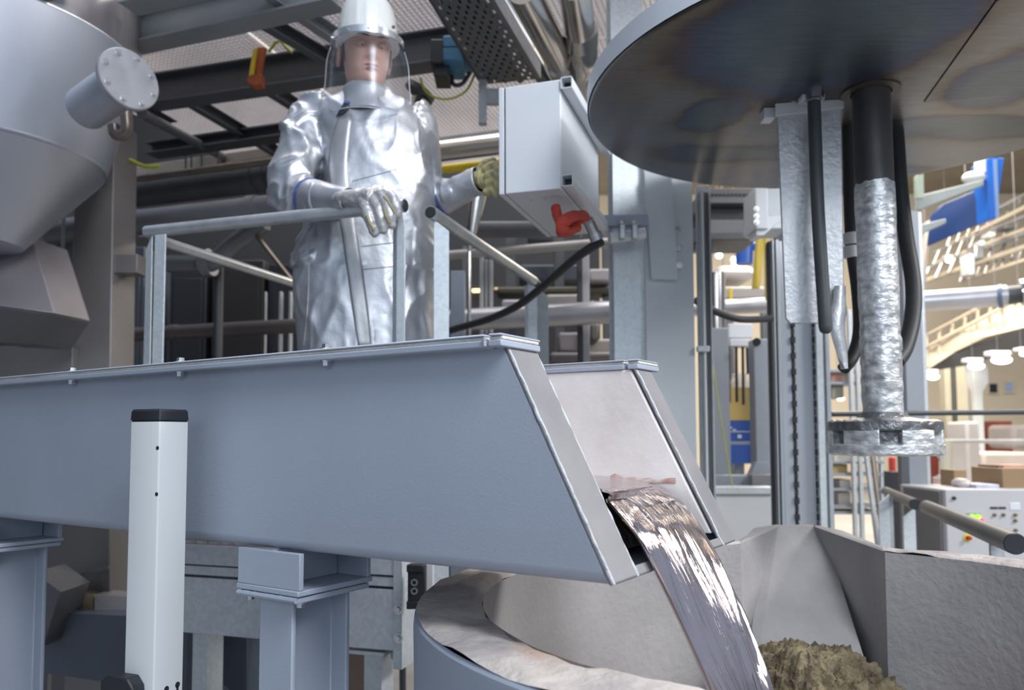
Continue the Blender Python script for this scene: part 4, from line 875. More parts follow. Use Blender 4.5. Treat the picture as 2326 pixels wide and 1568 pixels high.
# ================================================================== under the trough, left
lb = thing('chip_conveyor', 'brown and slate sheet metal chute below the trough', 'conveyor', at(180, 1540, 3.0))
MB().prism([at(80, 1150, 3.3), at(249, 1185, 3.2), at(249, 1385, 3.2), at(80, 1375, 3.3)], V(0, .3, 0)).build('back_sheet', brown, lb, bevel=.004)
MB().prism([at(95, 1325, 3.22), at(252, 1285, 3.12), at(252, 1291, 3.12), at(95, 1332, 3.22)], V(0, -.02, 0)).build('rib', brown, lb)
MB().prism([at(126, 1345, 3.15), at(212, 1349, 3.15), at(212, 1392, 3.1), at(122, 1388, 3.1)], V(0, .1, 0)).build('brass_sheet', pmat('brassy_sheet', (.36,.30,.20), .7, .35, vs=3), lb)
MB().prism([at(215, 1352, 3.13), at(300, 1356, 3.13), at(300, 1400, 3.08), at(214, 1394, 3.08)], V(0, .1, 0)).build('bare_sheet', MATS['hopper_sheet'], lb)
MB().prism([at(118, 1392, 3.05), at(560, 1412, 2.9), at(560, 1450, 2.95), at(560, 1600, 3.0), at(100, 1530, 3.1), at(92, 1480, 3.1)], V(0, .25, 0)).build('chute_side', pmat('slate_sheet', (.14,.165,.215), .2, .45, c2=(.09,.105,.14), vs=1.3), lb, bevel=.004)
MB().prism([at(76, 1300, 2.9), at(138, 1345, 2.9), at(98, 1470, 2.95), at(76, 1480, 2.95)], V(0, .2, 0)).build('end_flap', dgrey, lb, bevel=.003)
tag(MB().prism([at(250, 1238, 4.2), at(420, 1215, 4.2), at(420, 1330, 4.2), at(250, 1342, 4.2)], V(0, .4, 0)).build('white_casing', pmat('offwhite_casing', (.55,.50,.46), 0, .5, vs=1), bevel=.02), 'off-white machine casing seen below the trough behind the white post', 'casing')
block('dark_cabinet_base', 'dark cabinet standing behind the platform fascia', 'cabinet', 420, 446, 1440, 1700, 2.75, .2, darkm)
block('slate_panel', 'slate blue panel below the platform fascia', 'panel', 447, 600, 1440, 1720, 3.0, .1, pmat('slate_panel', (.22,.25,.31), .2, .45, vs=1.5))
block('brown_bin', 'brown bin standing on the floor below the platform', 'bin', 770, 852, 1470, 1760, 3.2, .3, pmat('brown_bin', (.16,.12,.10), .1, .6, vs=2))
# ================================================================== lift mast with chains
def px_col(x0, x1, Y, z0, z1, mt, nm, par, dp=.04, bv=.002, row=900):
    a, b_ = at(x0, row, Y), at(x1, row, Y); return MB().box(V(a.x, a.y, z0), V(b_.x-a.x, 0, 0), V(0, dp, 0), V(0, 0, z1-z0)).build(nm, mt, par, bevel=bv)
Ym = 3.95; ztm = at(1800, 545, Ym).z
ms = thing('lift_mast', 'aluminium lift mast with two roller chains behind the ladle spout', 'lift mast', at(1820, 1600, Ym))
alu = pmat('mast_aluminium', (.50,.53,.57), .5, .4, c2=(.40,.43,.47), vs=2, st=(1, 1, .1))
for x0, x1, mt, dy in ((1753, 1762, darkm, .03), (1762, 1766, alu, -.01), (1766, 1770, galv2, .02), (1770, 1777, alu, -.012), (1777, 1800, alu, .02), (1806, 1850, alu, .03), (1857, 1872, galv, -.01), (1872, 1878, alu, .02), (1878, 1886, galv2, .0)):
    px_col(x0, x1, Ym+dy, 0, ztm if x0 < 1800 else ztm+.1, mt, 'profile', ms)
px_col(1753, 1888, Ym+.075, 0, ztm, alu, 'back_plate', ms, .05)
for x0, x1 in ((1799, 1808), (1850, 1858)):
    a, b_ = at(x0, 900, Ym+.02), at(x1, 900, Ym+.02); m = MB(); n = 58
    for i in range(n):
        z0 = .25+(ztm-.25)*i/n; wob = .3*(i % 2)
        m.box(V(a.x-.002*wob, a.y-.012*(i % 2), z0), V(b_.x-a.x+.004*wob, 0, 0), V(0, .02, 0), V(0, 0, (ztm-.25)/n*.8))
    o = m.build('roller_chain', pmat('greasy_chain', (.05,.05,.05), .5, .4, vs=20), ms); o['kind'] = 'stuff'
for x0, x1, y0, y1, mt, dy, nm in ((1717, 1744, 425, 520, lgrey, -.12, 'head_box'), (1743, 1775, 428, 492, colpaint, -.10, 'head_box'), (1715, 1790, 492, 520, lgrey, -.09, 'head_bracket')):
    blk(x0, x1, y0, y1, Ym+dy, .2, mt, nm, ms, .006)
MB().prism([at(1715, 492, Ym-.1), at(1795, 488, Ym-.1), at(1760, 512, Ym-.1), at(1735, 535, Ym-.1), at(1718, 535, Ym-.1)], V(0, .12, 0)).build('gusset', lgrey, ms, bevel=.003)
for y in (475, 491, 505): place(bolt12, 'bolt', ms, at(1718, y, Ym-.13), zq((0, -1, 0)), scale=.9)
arm = thing('swivel_arm', 'grey arm carrying the ladle lid from the lift mast', 'arm', V(DC.x, DC.y, ZD+.3))
MB().extrude(rsec(.16, .14), V(DC.x, DC.y, ZD+.38), at(1800, 500, Ym+.1)*1+V(0, 0, ZD+.38-at(1800, 500, Ym+.1).z)).build('beam', paint, arm, bevel=.006)
a = at(1800, 500, Ym+.1); MB().box(V(a.x-.06, a.y-.05, ztm-.2), V(.12, 0, 0), V(0, .1, 0), V(0, 0, ZD+.45-ztm+.2)).build('post', paint, arm, bevel=.005)
hose([(1578, 682, 3.6), (1615, 703, 3.62), (1665, 722, 3.65), (1700, 726, 3.7), (1752, 724, 3.85)], .017, 'black hose between the guard profile and the lift mast')

# ================================================================== machinery between column and mast
hd = thing('louvred_hood', 'dark louvred machine hood beside the lift mast head', 'hood', at(1660, 540, 5.2))
blk(1596, 1722, 428, 462, 5.2, .4, dgrey, 'front_panel', hd); blk(1596, 1722, 462, 500, 5.3, .3, black, 'opening', hd)
blk(1596, 1722, 498, 532, 5.2, .4, dgrey, 'front_panel', hd); blk(1600, 1720, 530, 545, 5.15, .4, darkm, 'rail', hd)
for x in (1600, 1762): q_ = at(x, 530, 5.4); MB().box(V(q_.x, 5.4, 0), V(.05, 0, 0), V(0, .05, 0), V(0, 0, q_.z)).build('leg', darkm, hd)
for i in range(12): blk(1606+i*9, 1612+i*9, 440, 446, 5.195, .02, black, 'vent_slot', hd, 0)
ypaint = pmat('worn_yellow', (.55,.42,.06), 0, .5, vs=4)
vb = thing('process_skid', 'pump skid with blue pump, pale tanks and yellow legs behind the mast', 'pump skid', at(1690, 1100, 6.6))
MB().cyl(at(1692, 541, 6.5), at(1690, 600, 6.5), .07, n=20).build('pump_body', bluep, vb, label='blue pump body'); MB().cyl(at(1668, 550, 6.5), at(1700, 550, 6.5), .06, n=20).build('pump_head', bluep, vb); MB().cyl(at(1690, 560, 6.5), at(1725, 560, 6.5), .035, n=14).build('outlet', bluep, vb)
MB().prism([at(1722, 532, 6.2), at(1738, 530, 6.2), at(1727, 654, 6.2), at(1712, 654, 6.2)], V(0, .06, 0)).build('slanted_leg', ypaint, vb, bevel=.004, label='slanted yellow leg')
MB().prism([at(1738, 532, 6.1), at(1742, 532, 6.1), at(1745, 680, 6.1), at(1741, 680, 6.1)], V(0, .04, 0)).build('edge_strip', ypaint, vb)
blk(1657, 1664, 653, 682, 6.6, .03, yellow, 'marker_post', vb); blk(1628, 1718, 600, 634, 7.5, .5, pmat('pale_tank', (.52,.49,.47), 0, .5, vs=1), 'pale_tank', vb, .08)
blk(1640, 1740, 650, 682, 7.3, .6, pmat('warm_casing', (.45,.41,.38), 0, .5, vs=1), 'casing', vb, .03)
for x in (1650, 1730): q_ = at(x, 682, 6.9); MB().box(V(q_.x, 6.9, 0), V(.06, 0, 0), V(0, .06, 0), V(0, 0, q_.z)).build('leg', dgrey, vb)
rpipe('steel_pipe', 'silver pipe between the grey column and the lift mast', (1618, 700), (1745, 696), 6.4, .062, MATS['silver_duct'], ext=(.3, .5))
tag(MB().tube(smooth_path([V(at(1622, 740, 5.6).x, 5.6, 0), at(1625, 690, 5.6), at(1626, 650, 5.6), at(1624, 628, 5.6)], 4), [.075, .075, .075, .075, .07, .07, .065, .065, .06, .06, .05, .04, .035], 20).build('steel_vessel', stain, ang=60), 'shiny dark vessel neck beside the guard profile', 'vessel')
lamp = emat('lamp_glow', (1, .96, .88, 1), 9)
def lamps(spec):
    for x, y, Y, w, h, lb in spec:
        rt = thing('hall_lamp', lb, 'lamp', at(x, y, Y), 'lamps in the far hall')
        a = at(x, y, Y); k = Y/FPX
        MB().cbox(a+V(0, .12, h*k*.9), V(w*k*.52, 0, 0), V(0, .12, 0), V(0, 0, h*k*.3)).build('housing', lgrey, rt, bevel=.02)
        MB().ball(a, V(w*k*.5, .1, h*k*.5), 16, 8).build('glowing_tube', lamp, rt); MB().cyl(a+V(0, .12, h*k), V(a.x, a.y+.12, 9.62), .006, n=6).build('suspension_rod', dgrey, rt)
lamps(((1634, 581, 15, 15, 11, 'bright round lamp between the vessel neck and the blue pump'), (1672, 597, 15, 20, 12, 'bright round lamp under the blue pump'), (1613, 606, 15, 7, 7, 'small warm lamp beside the guard profile'), (1648, 727, 14, 10, 7, 'small lamp below the black hose'), (1650, 737, 14, 12, 8, 'second small lamp below the black hose'), (1910, 906, 14, 12, 8, 'small lamp seen through the rack beside the mast')))
fr = thing('test_machine', 'grey welded machine holding a board and cables', 'machine', at(1680, 1200, 5.0))
for x0, x1, y0, y1, Y, mt, nm in ((1613, 1655, 745, 1120, 5.1, paint_d, 'upright'), (1719, 1752, 770, 1100, 5.0, paint_d, 'upright'), (1655, 1710, 735, 768, 5.3, lgrey, 'cross_plate'), (1658, 1704, 770, 787, 5.2, lgrey, 'cross_plate'), (1616, 1710, 1080, 1108, 4.9, paint_d, 'base_beam'), (1708, 1758, 1078, 1108, 4.85, endplate, 'foot_plate'), (1620, 1758, 1106, 1124, 4.7, galv, 'bench_edge')):
    blk(x0, x1, y0, y1, Y, .12, mt, nm, fr, .006)
MB().prism([at(1718, 1050, 4.95), at(1745, 1050, 4.95), at(1760, 1085, 4.95), at(1702, 1085, 4.95)], V(0, .08, 0)).build('gusset', paint_d, fr, bevel=.003)
MB().cyl(at(1719, 777, 4.98), at(1719, 777, 5.1), .026, n=18).build('bearing', black, fr)
block('white_cabinet', 'white cabinet below the test machine behind the ladle spout', 'cabinet', 1624, 1760, 1124, 1330, 4.72, .3, lgrey, floor=True)
sg = thing('notice_board', 'yellow and blue board standing in the test machine', 'board', at(1680, 1056, 5.6))
blk(1653, 1704, 880, 956, 5.6, .03, pmat('ochre_board', (.62,.44,.14), 0, .6, vs=3), 'yellow_panel', sg, 0); blk(1655, 1705, 955, 1003, 5.6, .03, pmat('blue_board', (.03,.10,.42), 0, .5, vs=3), 'blue_panel', sg, 0)
blk(1655, 1706, 1010, 1054, 5.58, .03, MATS['blue_board'], 'blue_panel', sg, 0); blk(1652, 1706, 1003, 1010, 5.58, .03, paint_d, 'shelf', sg, 0)
blk(1652, 1706, 890, 893, 5.66, .18, paint_d, 'shelf', sg, 0); q_ = at(1680, 1000, 5.64); MB().box(V(q_.x-.03, 5.64, 0), V(.06, 0, 0), V(0, .03, 0), V(0, 0, q_.z+.3)).build('stand', paint_d, sg)
blk(1655, 1704, 980, 982, 5.595, .01, white, 'white_line', sg, 0)
for x, y, w, h in ((1660, 972, 7, 3), (1668, 977, 8, 3), (1680, 992, 9, 8)):
    blk(x-w/2, x+w/2, y-h/2, y+h/2, 5.594, .01, white, 'white_print', sg, .002)
for i, (x, y) in enumerate(((1652, 875), (1666, 868), (1681, 862), (1695, 870))):
    bt = thing('white_bottle', ('white bottle next to the upright near the guard profile', 'white bottle second from the upright near the guard profile', 'white bottle third from the upright near the guard profile', 'white bottle next to the upright near the lift mast')[i], 'bottle', at(x, 890, 5.75), 'white bottles behind the cables')
    MB().lathe([(0, 0), (.02, 0), (.02, .07), (.008, .1), (.008, .115), (0, .115)], at(x, 890, 5.75), n=14).build('body', pmat('bottle_white', (.8,.74,.66), 0, .4, vs=3) if i == 0 else MATS['bottle_white'], bt)
    MB().cyl(at(x, 853, 5.75), at(x, 849, 5.75), .010, n=12).build('cap', white, bt)
for i, (x, y0, y1) in enumerate(((1655, 785, 915), (1672, 785, 914), (1687, 790, 920), (1697, 800, 850))):
    tag(MB().tube(smooth_path([at(x, y0-10, 5.26), at(x+1, (y0+y1)/2, 5.26), at(x+2, y1, 5.26)], 4), .010, 8).build('hanging_cable', rubber), 'black cable hanging in the test machine ' + ('against the upright near the guard profile', 'second from the upright near the guard profile', 'reaching lowest over the yellow panel', 'short, nearest the lift mast')[i], 'cable', 'black cables in the test machine')
wire('thin yellow cord slanting in front of the test machine', [(1616, 800, 5.09), (1632, 920, 4.95), (1650, 1030, 4.88), (1664, 1108, 4.72)], .004, ygm, 'cord')

# ================================================================== right: column, rack, rails, control desk
q0 = at(2062, 900, 4.9)
gc = thing('steel_column', 'blue-grey steel column behind the stirrer head', 'column', V(q0.x, q0.y, 0))
px_col(2042, 2062, 5.0, 0, 3.0, brown, 'web', gc, .05); px_col(2060, 2100, 4.9, 0, 3.0, paint_d, 'flange', gc, .14); px_col(2100, 2108, 4.92, 0, 3.0, galv, 'bright_edge', gc, .05)
rk = thing('storage_rack', 'open steel rack with loaded shelves behind the ladle', 'rack', at(1940, 1190, 6.0))
for x in (1938, 1953): px_col(x-4, x+4, 6.0, 0, 2.55, galv, 'upright', rk, .04, row=950)
px_col(2000, 2006, 6.1, 0, 1.9, galv, 'upright', rk, .04, row=1050)
for y in (842, 870, 1050, 1078, 1112, 1150, 1165): blk(1886, 2008 if y > 1000 else 1960, y-3, y+4, 6.05, .3, paint_d, 'shelf', rk, .002)
for x0, x1, y0, y1, c, lb in ((1889, 1912, 842, 868, (.55,.28,.22), 'salmon carton on the upper rack shelf'), (1912, 1930, 845, 868, (.6,.5,.42), 'pale carton on the upper rack shelf'), (1890, 1916, 875, 905, (.32,.32,.26), 'olive carton on the rack'), (1892, 1925, 1055, 1076, (.5,.36,.16), 'ochre carton on the lower rack shelf'), (1908, 1932, 1090, 1112, (.68,.62,.56), 'white carton low on the rack'), (1905, 1932, 1118, 1150, (.66,.60,.54), 'tall white carton at the rack foot'), (1895, 1935, 1030, 1048, (.66,.60,.52), 'cream carton under the stirrer head')):
    block('carton', lb, 'box', x0, x1, y0, y1, 6.1, .2, pmat('carton_'+lb.split()[0]+str(x0), c, 0, .7, vs=3), group='cartons on the rack')
for i, (x0, x1) in enumerate(((1968, 1990), (1982, 2003))):
    tag(MB().tube([at(x0, 1036, 5.4), V(at(x1, 1200, 5.2).x+.05, 5.1, 0)], .017, 10).build('slanted_strut', MATS['brown_pipe'] if i else galv2), ('pale slanted strut leaning beside the rack', 'brown slanted strut leaning beside the rack')[i], 'strut')
tag(MB().tube([at(1888, 941, 4.4), at(2400, 936, 4.6)], .015, 12).build('guard_rail', pmat('dark_rail', (.035,.045,.055), .2, .4, vs=3)), 'dark horizontal guard rail behind the stirrer shaft', 'rail')
block('red_extinguisher', 'red fire extinguisher column standing beyond the stirrer head', 'extinguisher', 2027, 2036, 1038, 1056, 8, .1, pmat('red_paint', (.5,.03,.03), 0, .4, vs=3), bevel=.02, floor=True)
block('black_monitor', 'black equipment box beyond the stirrer head', 'equipment', 2028, 2046, 1072, 1112, 7.8, .2, black, floor=True)
# near handrails of the right stair
ra = thing('stair_rail', 'dark grey tube rail with black cap ending above the ladle rim', 'railing', at(2320, 1242, 2.12))
e0, e1_ = at(2306, 1236, 2.12), at(2104, 1152, 3.45); dd = (e0-e1_).normalized(); dkt = pmat('dark_grey_tube', (.085,.09,.10), .3, .45, vs=6, bump=.04, bs=60)
MB().tube([e1_, e0], .0285, 22).build('handrail', dkt, ra); MB().lathe([(0, .004), (.026, .004), (.0275, 0), (.0275, -.02)], e0, dd, 22).build('end_cap', black, ra)
a = at(2250, 1225, 2.35); MB().box(V(a.x, a.y, .2), V(.04, 0, 0), V(0, .01, 0), V(0, 0, 1.08)).build('post', galv2, ra)
rb = thing('stair_rail', 'grey tube rail with black cap behind the stirrer head', 'railing', at(2080, 1146, 3.8))
e0, e1_ = at(2079, 1146, 3.75), at(2012, 1116, 5.0); dd = (e0-e1_).normalized()
MB().tube([e1_, e0], .027, 20).build('handrail', dkt, rb); MB().lathe([(0, .004), (.025, .004), (.026, 0), (.026, -.02)], e0, dd, 20).build('end_cap', black, rb)
for x0, x1, Y, zt2, mt in ((1997, 2022, 4.4, 1.27, galv), (2022, 2030, 4.42, 1.26, galv2), (2052, 2080, 3.95, 1.24, galv)):
    a, b_ = at(x0, 1180, Y), at(x1, 1180, Y); MB().prism([V(a.x, a.y, 0), V(b_.x, b_.y, 0), V(b_.x, b_.y, zt2), V(a.x, a.y, zt2-.05)], V(0, .01, 0)).build('post', mt, rb, bevel=.001)
# control desk
cdk = thing('control_desk', 'light grey control desk with buttons and red and green lamps', 'control desk', at(2250, 1400, 4.3))
a, b_ = at(2158, 1400, 4.3), at(2420, 1112, 4.3); desk = pmat('desk_grey', (.50,.50,.52), 0, .45, vs=2, var=.03)
MB().box(V(a.x, a.y, .02), V(b_.x-a.x, 0, 0), V(0, .5, 0), V(0, 0, b_.z-.02)).build('body', desk, cdk, bevel=.006)
MB().box(V(at(2136, 1200, 4.34).x, 4.34, .02), V(a.x-at(2136, 1200, 4.34).x, 0, 0), V(0, .4, 0), V(0, 0, b_.z-.03)).build('side_panel', pmat('desk_side', (.20,.19,.19), 0, .5, vs=2), cdk, bevel=.004)
def knob(x, y, r, mt, nm, h=.015):
    q_ = at(x, y, 4.3); return MB().lathe([(r, -.002), (r, h*.6), (r*.8, h), (0, h)], q_, V(0, -1, 0), 18).build(nm, mt, cdk)
brass = pmat('brass_knob', (.30,.24,.12), .7, .35, vs=8)
for x, y in ((2258, 1170), (2278, 1170), (2305, 1170), (2305, 1183), (2280, 1205), (2306, 1205), (2260, 1205)): knob(x, y, .009, brass, 'knob')
gl, rl_ = emat('green_lamp', (.35, .85, .08, 1), 1.0), emat('red_lamp', (1, .05, .10, 1), 1.2)
for x, y in ((2207, 1174), (2220, 1174)): knob(x, y, .0135, gl, 'green_lamp')
for x, y in ((2214, 1184), (2228, 1184)): knob(x, y, .0145, rl_, 'red_lamp')
knob(2197, 1222, .022, yellow, 'emergency_stop_ring', .006); knob(2197, 1222, .012, MATS['red_paint'], 'emergency_stop_button', .03); knob(2166, 1132, .010, black, 'key_lock')
for x0, x1 in ((2249, 2266), (2268, 2285)): blk(x0, x1, 1152, 1157, 4.298, .01, black, 'display', cdk, 0)
blk(2294, 2318, 1142, 1160, 4.297, .01, lgrey, 'meter', cdk, .004); blk(2195, 2228, 1167, 1169, 4.298, .005, MATS['desk_side'], 'lamp_label', cdk, 0)
knob(2257, 1246, .009, yellow, 'knob')
cardb = pmat('cardboard', (.34,.23,.13), 0, .8, vs=3)
cb = thing('cardboard_box', 'large open cardboard box standing on the control desk', 'box', at(2310, 1112, 4.45))
blk(2278, 2420, 1064, 1112, 4.42, .3, cardb, 'carton', cb, .004); blk(2270, 2280, 1058, 1108, 4.5, .2, pmat('cardboard_dark', (.22,.15,.10), 0, .8, vs=3), 'side_flap', cb, .002); blk(2278, 2340, 1056, 1064, 4.55, .1, pmat('salmon_wrap', (.62,.38,.30), 0, .7, vs=6), 'contents', cb, .004)
block('cardboard_box', 'small brown cardboard box on the control desk beside the column', 'box', 2168, 2196, 1068, 1112, 4.6, .15, cardb)
block('paper_stack', 'loose white papers lying on the control desk', 'papers', 2218, 2270, 1101, 1112, 4.4, .2, pmat('paper', (.62,.64,.70), 0, .7, c2=(.4,.42,.55), vs=14), bevel=.002)
block('plastic_bag', 'crumpled white plastic bag on the control desk', 'bag', 2182, 2212, 1088, 1112, 4.45, .12, pmat('plastic_bag', (.66,.60,.58), 0, .35, vs=12, bump=.6, bs=30), bevel=.03)

# ================================================================== far hall on the right
silver = MATS['silver_duct']
sp_ = thing('overhead_pipe', 'large silver overhead pipe with flange crossing the hall', 'pipe', at(2200, 675, 7.5))
MB().tube([at(2030, 690, 7.6), at(2285, 672, 7.3)], .098, 24).build('run', silver, sp_); MB().tube([at(2268, 674, 7.32), at(2278, 673, 7.3)], .112, 24).build('strap', pmat('blue_strap', (.14,.20,.32), .3, .4, vs=3), sp_); MB().tube([at(2285, 672, 7.3), at(2900, 600, 6.4)], .085, 24).build('reducer', dkt, sp_); MB().tube([at(2318, 666, 7.24), at(2345, 662, 7.2)], .125, 24).build('flange', stain, sp_)
bc = thing('crane_girder', 'deep blue crane girder under the ladle lid edge', 'girder', at(2190, 450, 9))
MB().prism([at(2116, 556, 9.6), at(2124, 486, 9.6), at(2146, 462, 9.5), at(2246, 420, 9.0), at(2250, 498, 9.0)], V(0, .12, 0)).build('web_plate', pmat('navy_paint', (.008,.03,.12), 0, .45, vs=2), bc, bevel=.01)
MB().prism([at(2240, 360, 8.9), at(2282, 358, 8.9), at(2262, 497, 8.9), at(2246, 498, 8.9)], V(0, .3, 0)).build('end_plate', pmat('crane_blue', (.015,.13,.55), 0, .4, vs=2), bc, bevel=.01)
MB().prism([at(2258, 362, 8.88), at(2265, 362, 8.88), at(2270, 494, 8.88), at(2263, 494, 8.88)], V(0, .03, 0)).build('stripe', pmat('pale_stripe', (.20,.32,.55), 0, .5, vs=2), bc)
q_ = at(2255, 370, 9.05); MB().box(V(q_.x-.06, 9.05, q_.z), V(.12, 0, 0), V(0, .12, 0), V(0, 0, 9.62-q_.z)).build('hanger', MATS['navy_paint'], bc); MB().ball(at(2212, 404, 8.9), V(.13, .1, .07)).build('float_housing', white, bc); blk(2224, 2240, 362, 392, 8.9, .1, white, 'junction_box', bc, .01)
gbm = pmat('grey_green_steel', (.34,.38,.38), .1, .5, vs=2)
for i, (x0, y0, x1, y1, Y, lb) in enumerate(((2085, 445, 2235, 408, 8.5, 'grey steel runway beam above the navy girder web'), (2068, 516, 2150, 496, 7.8, 'pale pointed steel bracket crossing the navy girder'))):
    h = .16 if i == 0 else .12
    a, b_ = at(x0, y0, Y), at(x1, y1, Y); tag(MB().prism([a, b_, b_+V(0, 0, -h*.4), a+V(0, 0, -h)], V(0, .08, 0)).build('runway_beam', gbm, bevel=.01), lb, 'beam')
block('green_post', 'pale green short post under the ladle lid edge', 'post', 2083, 2098, 398, 450, 8.4, .06, pmat('pale_green', (.38,.45,.37), 0, .5, vs=2))
tag(MB().prism([at(2110, 500, 10), at(2118, 500, 10), at(2102, 650, 10), V(at(2096, 650, 10).x, 10, 0), V(at(2088, 650, 10).x, 10, 0), at(2090, 650, 10)], V(0, .1, 0)).build('slanted_post', pmat('pinkish_post', (.50,.43,.38), 0, .6, vs=2), bevel=.01), 'pinkish slanted steel post below the navy girder', 'post')
walk = pmat('walkway_tan', (.58,.51,.41), 0, .7, c2=(.46,.40,.32), vs=1.2)
ww = thing('far_walkway', 'tan concrete walkway crossing the far hall diagonally', 'walkway', at(2200, 760, 17))
MB().prism([at(2095, 825, 18), at(2900, 420, 12), at(2900, 500, 12), at(2345, 740, 15), at(2240, 765, 16), at(2170, 800, 17), at(2110, 840, 18)], V(0, 1, .2)).build('deck_edge', walk, ww, bevel=.02)
MB().prism([at(2170, 802, 17), at(2900, 520, 12), at(2900, 600, 12.5), at(2200, 830, 17)], V(0, 2.5, 0)).build('underside', dgrey, ww)
for i in range(9): f = i/8; MB().tube([at(lin(2105, 2335, f), lin(818, 705, f), lin(18, 15, f)), at(lin(2105, 2335, f), lin(760, 640, f), lin(18, 15, f))], .035, 8).build('post', walk, ww)
for dy in (0, 28): MB().tube([at(2105, 762+dy, 18), at(2335, 642+dy, 15), at(2880, 360+dy, 12)], .035, 8).build('handrail', walk, ww)
lamps(((2119, 856, 16, 27, 14, 'oblong tube lamp beside the steel column'), (2217, 832, 16, 36, 16, 'oblong tube lamp above the white duct'), (2275, 818, 15, 46, 18, 'longest oblong tube lamp under the walkway'), (2328, 803, 15, 20, 12, 'oblong tube lamp beyond the longest tube lamp'), (2157, 591, 20, 16, 11, 'round lamp below the navy girder'), (1990, 615, 20, 8, 8, 'small round lamp between the stirrer shaft and hose')))
for i, (x0, y0, x1, y1, r, lb) in enumerate(((2095, 640, 2330, 560, .07, 'lowest roof truss chord in the far hall'), (2120, 600, 2330, 520, .05, 'roof truss chord second from below in the far hall'), (2150, 560, 2330, 470, .06, 'highest roof truss chord beside the crane girder'), (2180, 640, 2330, 590, .05, 'short roof truss chord above the silver pipe'))):
    root = thing('roof_truss', lb, 'truss', at(x0, y0, 21)); MB().tube([at(x0, y0, 21), at(x1, y1, 20)], r, 8).build('chord', walk, root); MB().tube([at(x0, y0-26, 21), at(x1, y1-30, 20)], r*.8, 8).build('chord', silver, root)
    for k in range(8): f0_, f1_ = k/8, (k+.5)/8; MB().tube([at(lin(x0, x1, f0_), lin(y0, y1, f0_), 20.5), at(lin(x0, x1, f1_), lin(y0-26, y1-30, f1_), 20.5)], r*.5, 6).build('strut', silver, root)
for x, y, w, h, mt, lb in ((2226, 572, 22, 34, silver, 'grey ventilation box among the far roof trusses'), (2208, 600, 14, 50, lgrey, 'pale upright duct among the far roof trusses'), (2256, 532, 16, 14, white, 'small white speaker box among the far roof trusses'), (2234, 552, 14, 14, white, 'white sensor box among the far roof trusses'), (2296, 515, 26, 10, dgrey, 'dark heater unit high in the far hall')):
    block('roof_unit', lb, 'roof unit', x-w/2, x+w/2, y-h/2, y+h/2, 19.5, .4, mt, bevel=.05)
# far floor-level things
cr = pmat('cream_column', (.62,.58,.46), 0, .6, vs=1)
for x0, x1, y0, mt, lb in ((2152, 2162, 800, cr, 'slim cream column in the far hall'), (2172, 2196, 790, cr, 'wide cream column in the far hall'), (2163, 2171, 800, dgrey, 'dark gap post between the cream columns'), (2218, 2232, 870, lgrey, 'pale column below the white duct hood')):
    a, b_ = at(x0, 1000, 20), at(x1, y0, 20); tag(MB().box(V(a.x, a.y, 0), V(b_.x-a.x, 0, 0), V(0, .3, 0), V(0, 0, b_.z)).build('hall_column', mt, bevel=.02), lb, 'column')
dh = thing('extraction_duct', 'white extraction duct hood in the far hall', 'duct', at(2220, 900, 17))
a = at(2219, 870, 17); MB().loft([[a+V(x*w_, y*w_, z_) for x, y in ((-1, -1), (1, -1), (1, 1), (-1, 1))] for w_, z_ in ((.07, -.6), (.08, -.2), (.16, 0), (.16, .3), (.13, .5))]).build('hood', white, dh, bevel=.01)
MB().box(V(a.x-.07, a.y-.07, 0), V(.14, 0, 0), V(0, .14, 0), V(0, 0, a.z-.55)).build('riser', white, dh)
redd = pmat('brick_red_door', (.22,.045,.035), 0, .6, vs=2)
for x0, x1, y0, y1, lb in ((2243, 2270, 957, 1022, 'brick red door leaf beside the pale column'), (2273, 2299, 957, 1022, 'brick red door leaf next to the white pallet load'), (2113, 2136, 955, 1003, 'narrow brick red panel beside the steel column')):
    block('red_door', lb, 'door', x0, x1, y0, y1+45, 20.5, .1, redd, bevel=.02, floor=True)
block('white_pallet_load', 'white wrapped pallet load beside the red doors', 'pallet load', 2302, 2345, 965, 1020, 18, 1, pmat('white_wrap', (.75,.68,.64), 0, .5, vs=1), bevel=.1)
block('pink_counter', 'long pale pink machine bench in the far hall', 'bench', 2235, 2345, 1028, 1090, 14, 1, pmat('pink_grey', (.55,.47,.43), 0, .6, vs=1), bevel=.05)
block('pale_machine', 'tall pale grey machine housing behind the control desk', 'machine', 2200, 2225, 958, 1100, 13, .6, pmat('pale_machine', (.52,.49,.48), 0, .5, vs=1), bevel=.04, floor=True)
tag(MB().tube([at(2115, 1003, 12), at(2345, 1003, 12)], .03, 8).build('barrier_rail', silver), 'thin silver barrier rail before the red doors', 'rail')
vv = thing('pump_stand', 'cream pump on a stand beside the control desk', 'pump', at(2146, 1110, 8)); MB().cyl(at(2148, 1095, 8), at(2148, 1000, 8), .06, n=16).build('riser', cr, vv); MB().cyl(V(at(2146, 1110, 8).x, 8, 0), at(2147, 1085, 8), .11, n=18).build('body', pmat('cream_pump', (.60,.52,.45), 0, .5, vs=2), vv); MB().cyl(at(2130, 1087, 8), at(2162, 1087, 8), .035, n=14).build('flange', silver, vv)
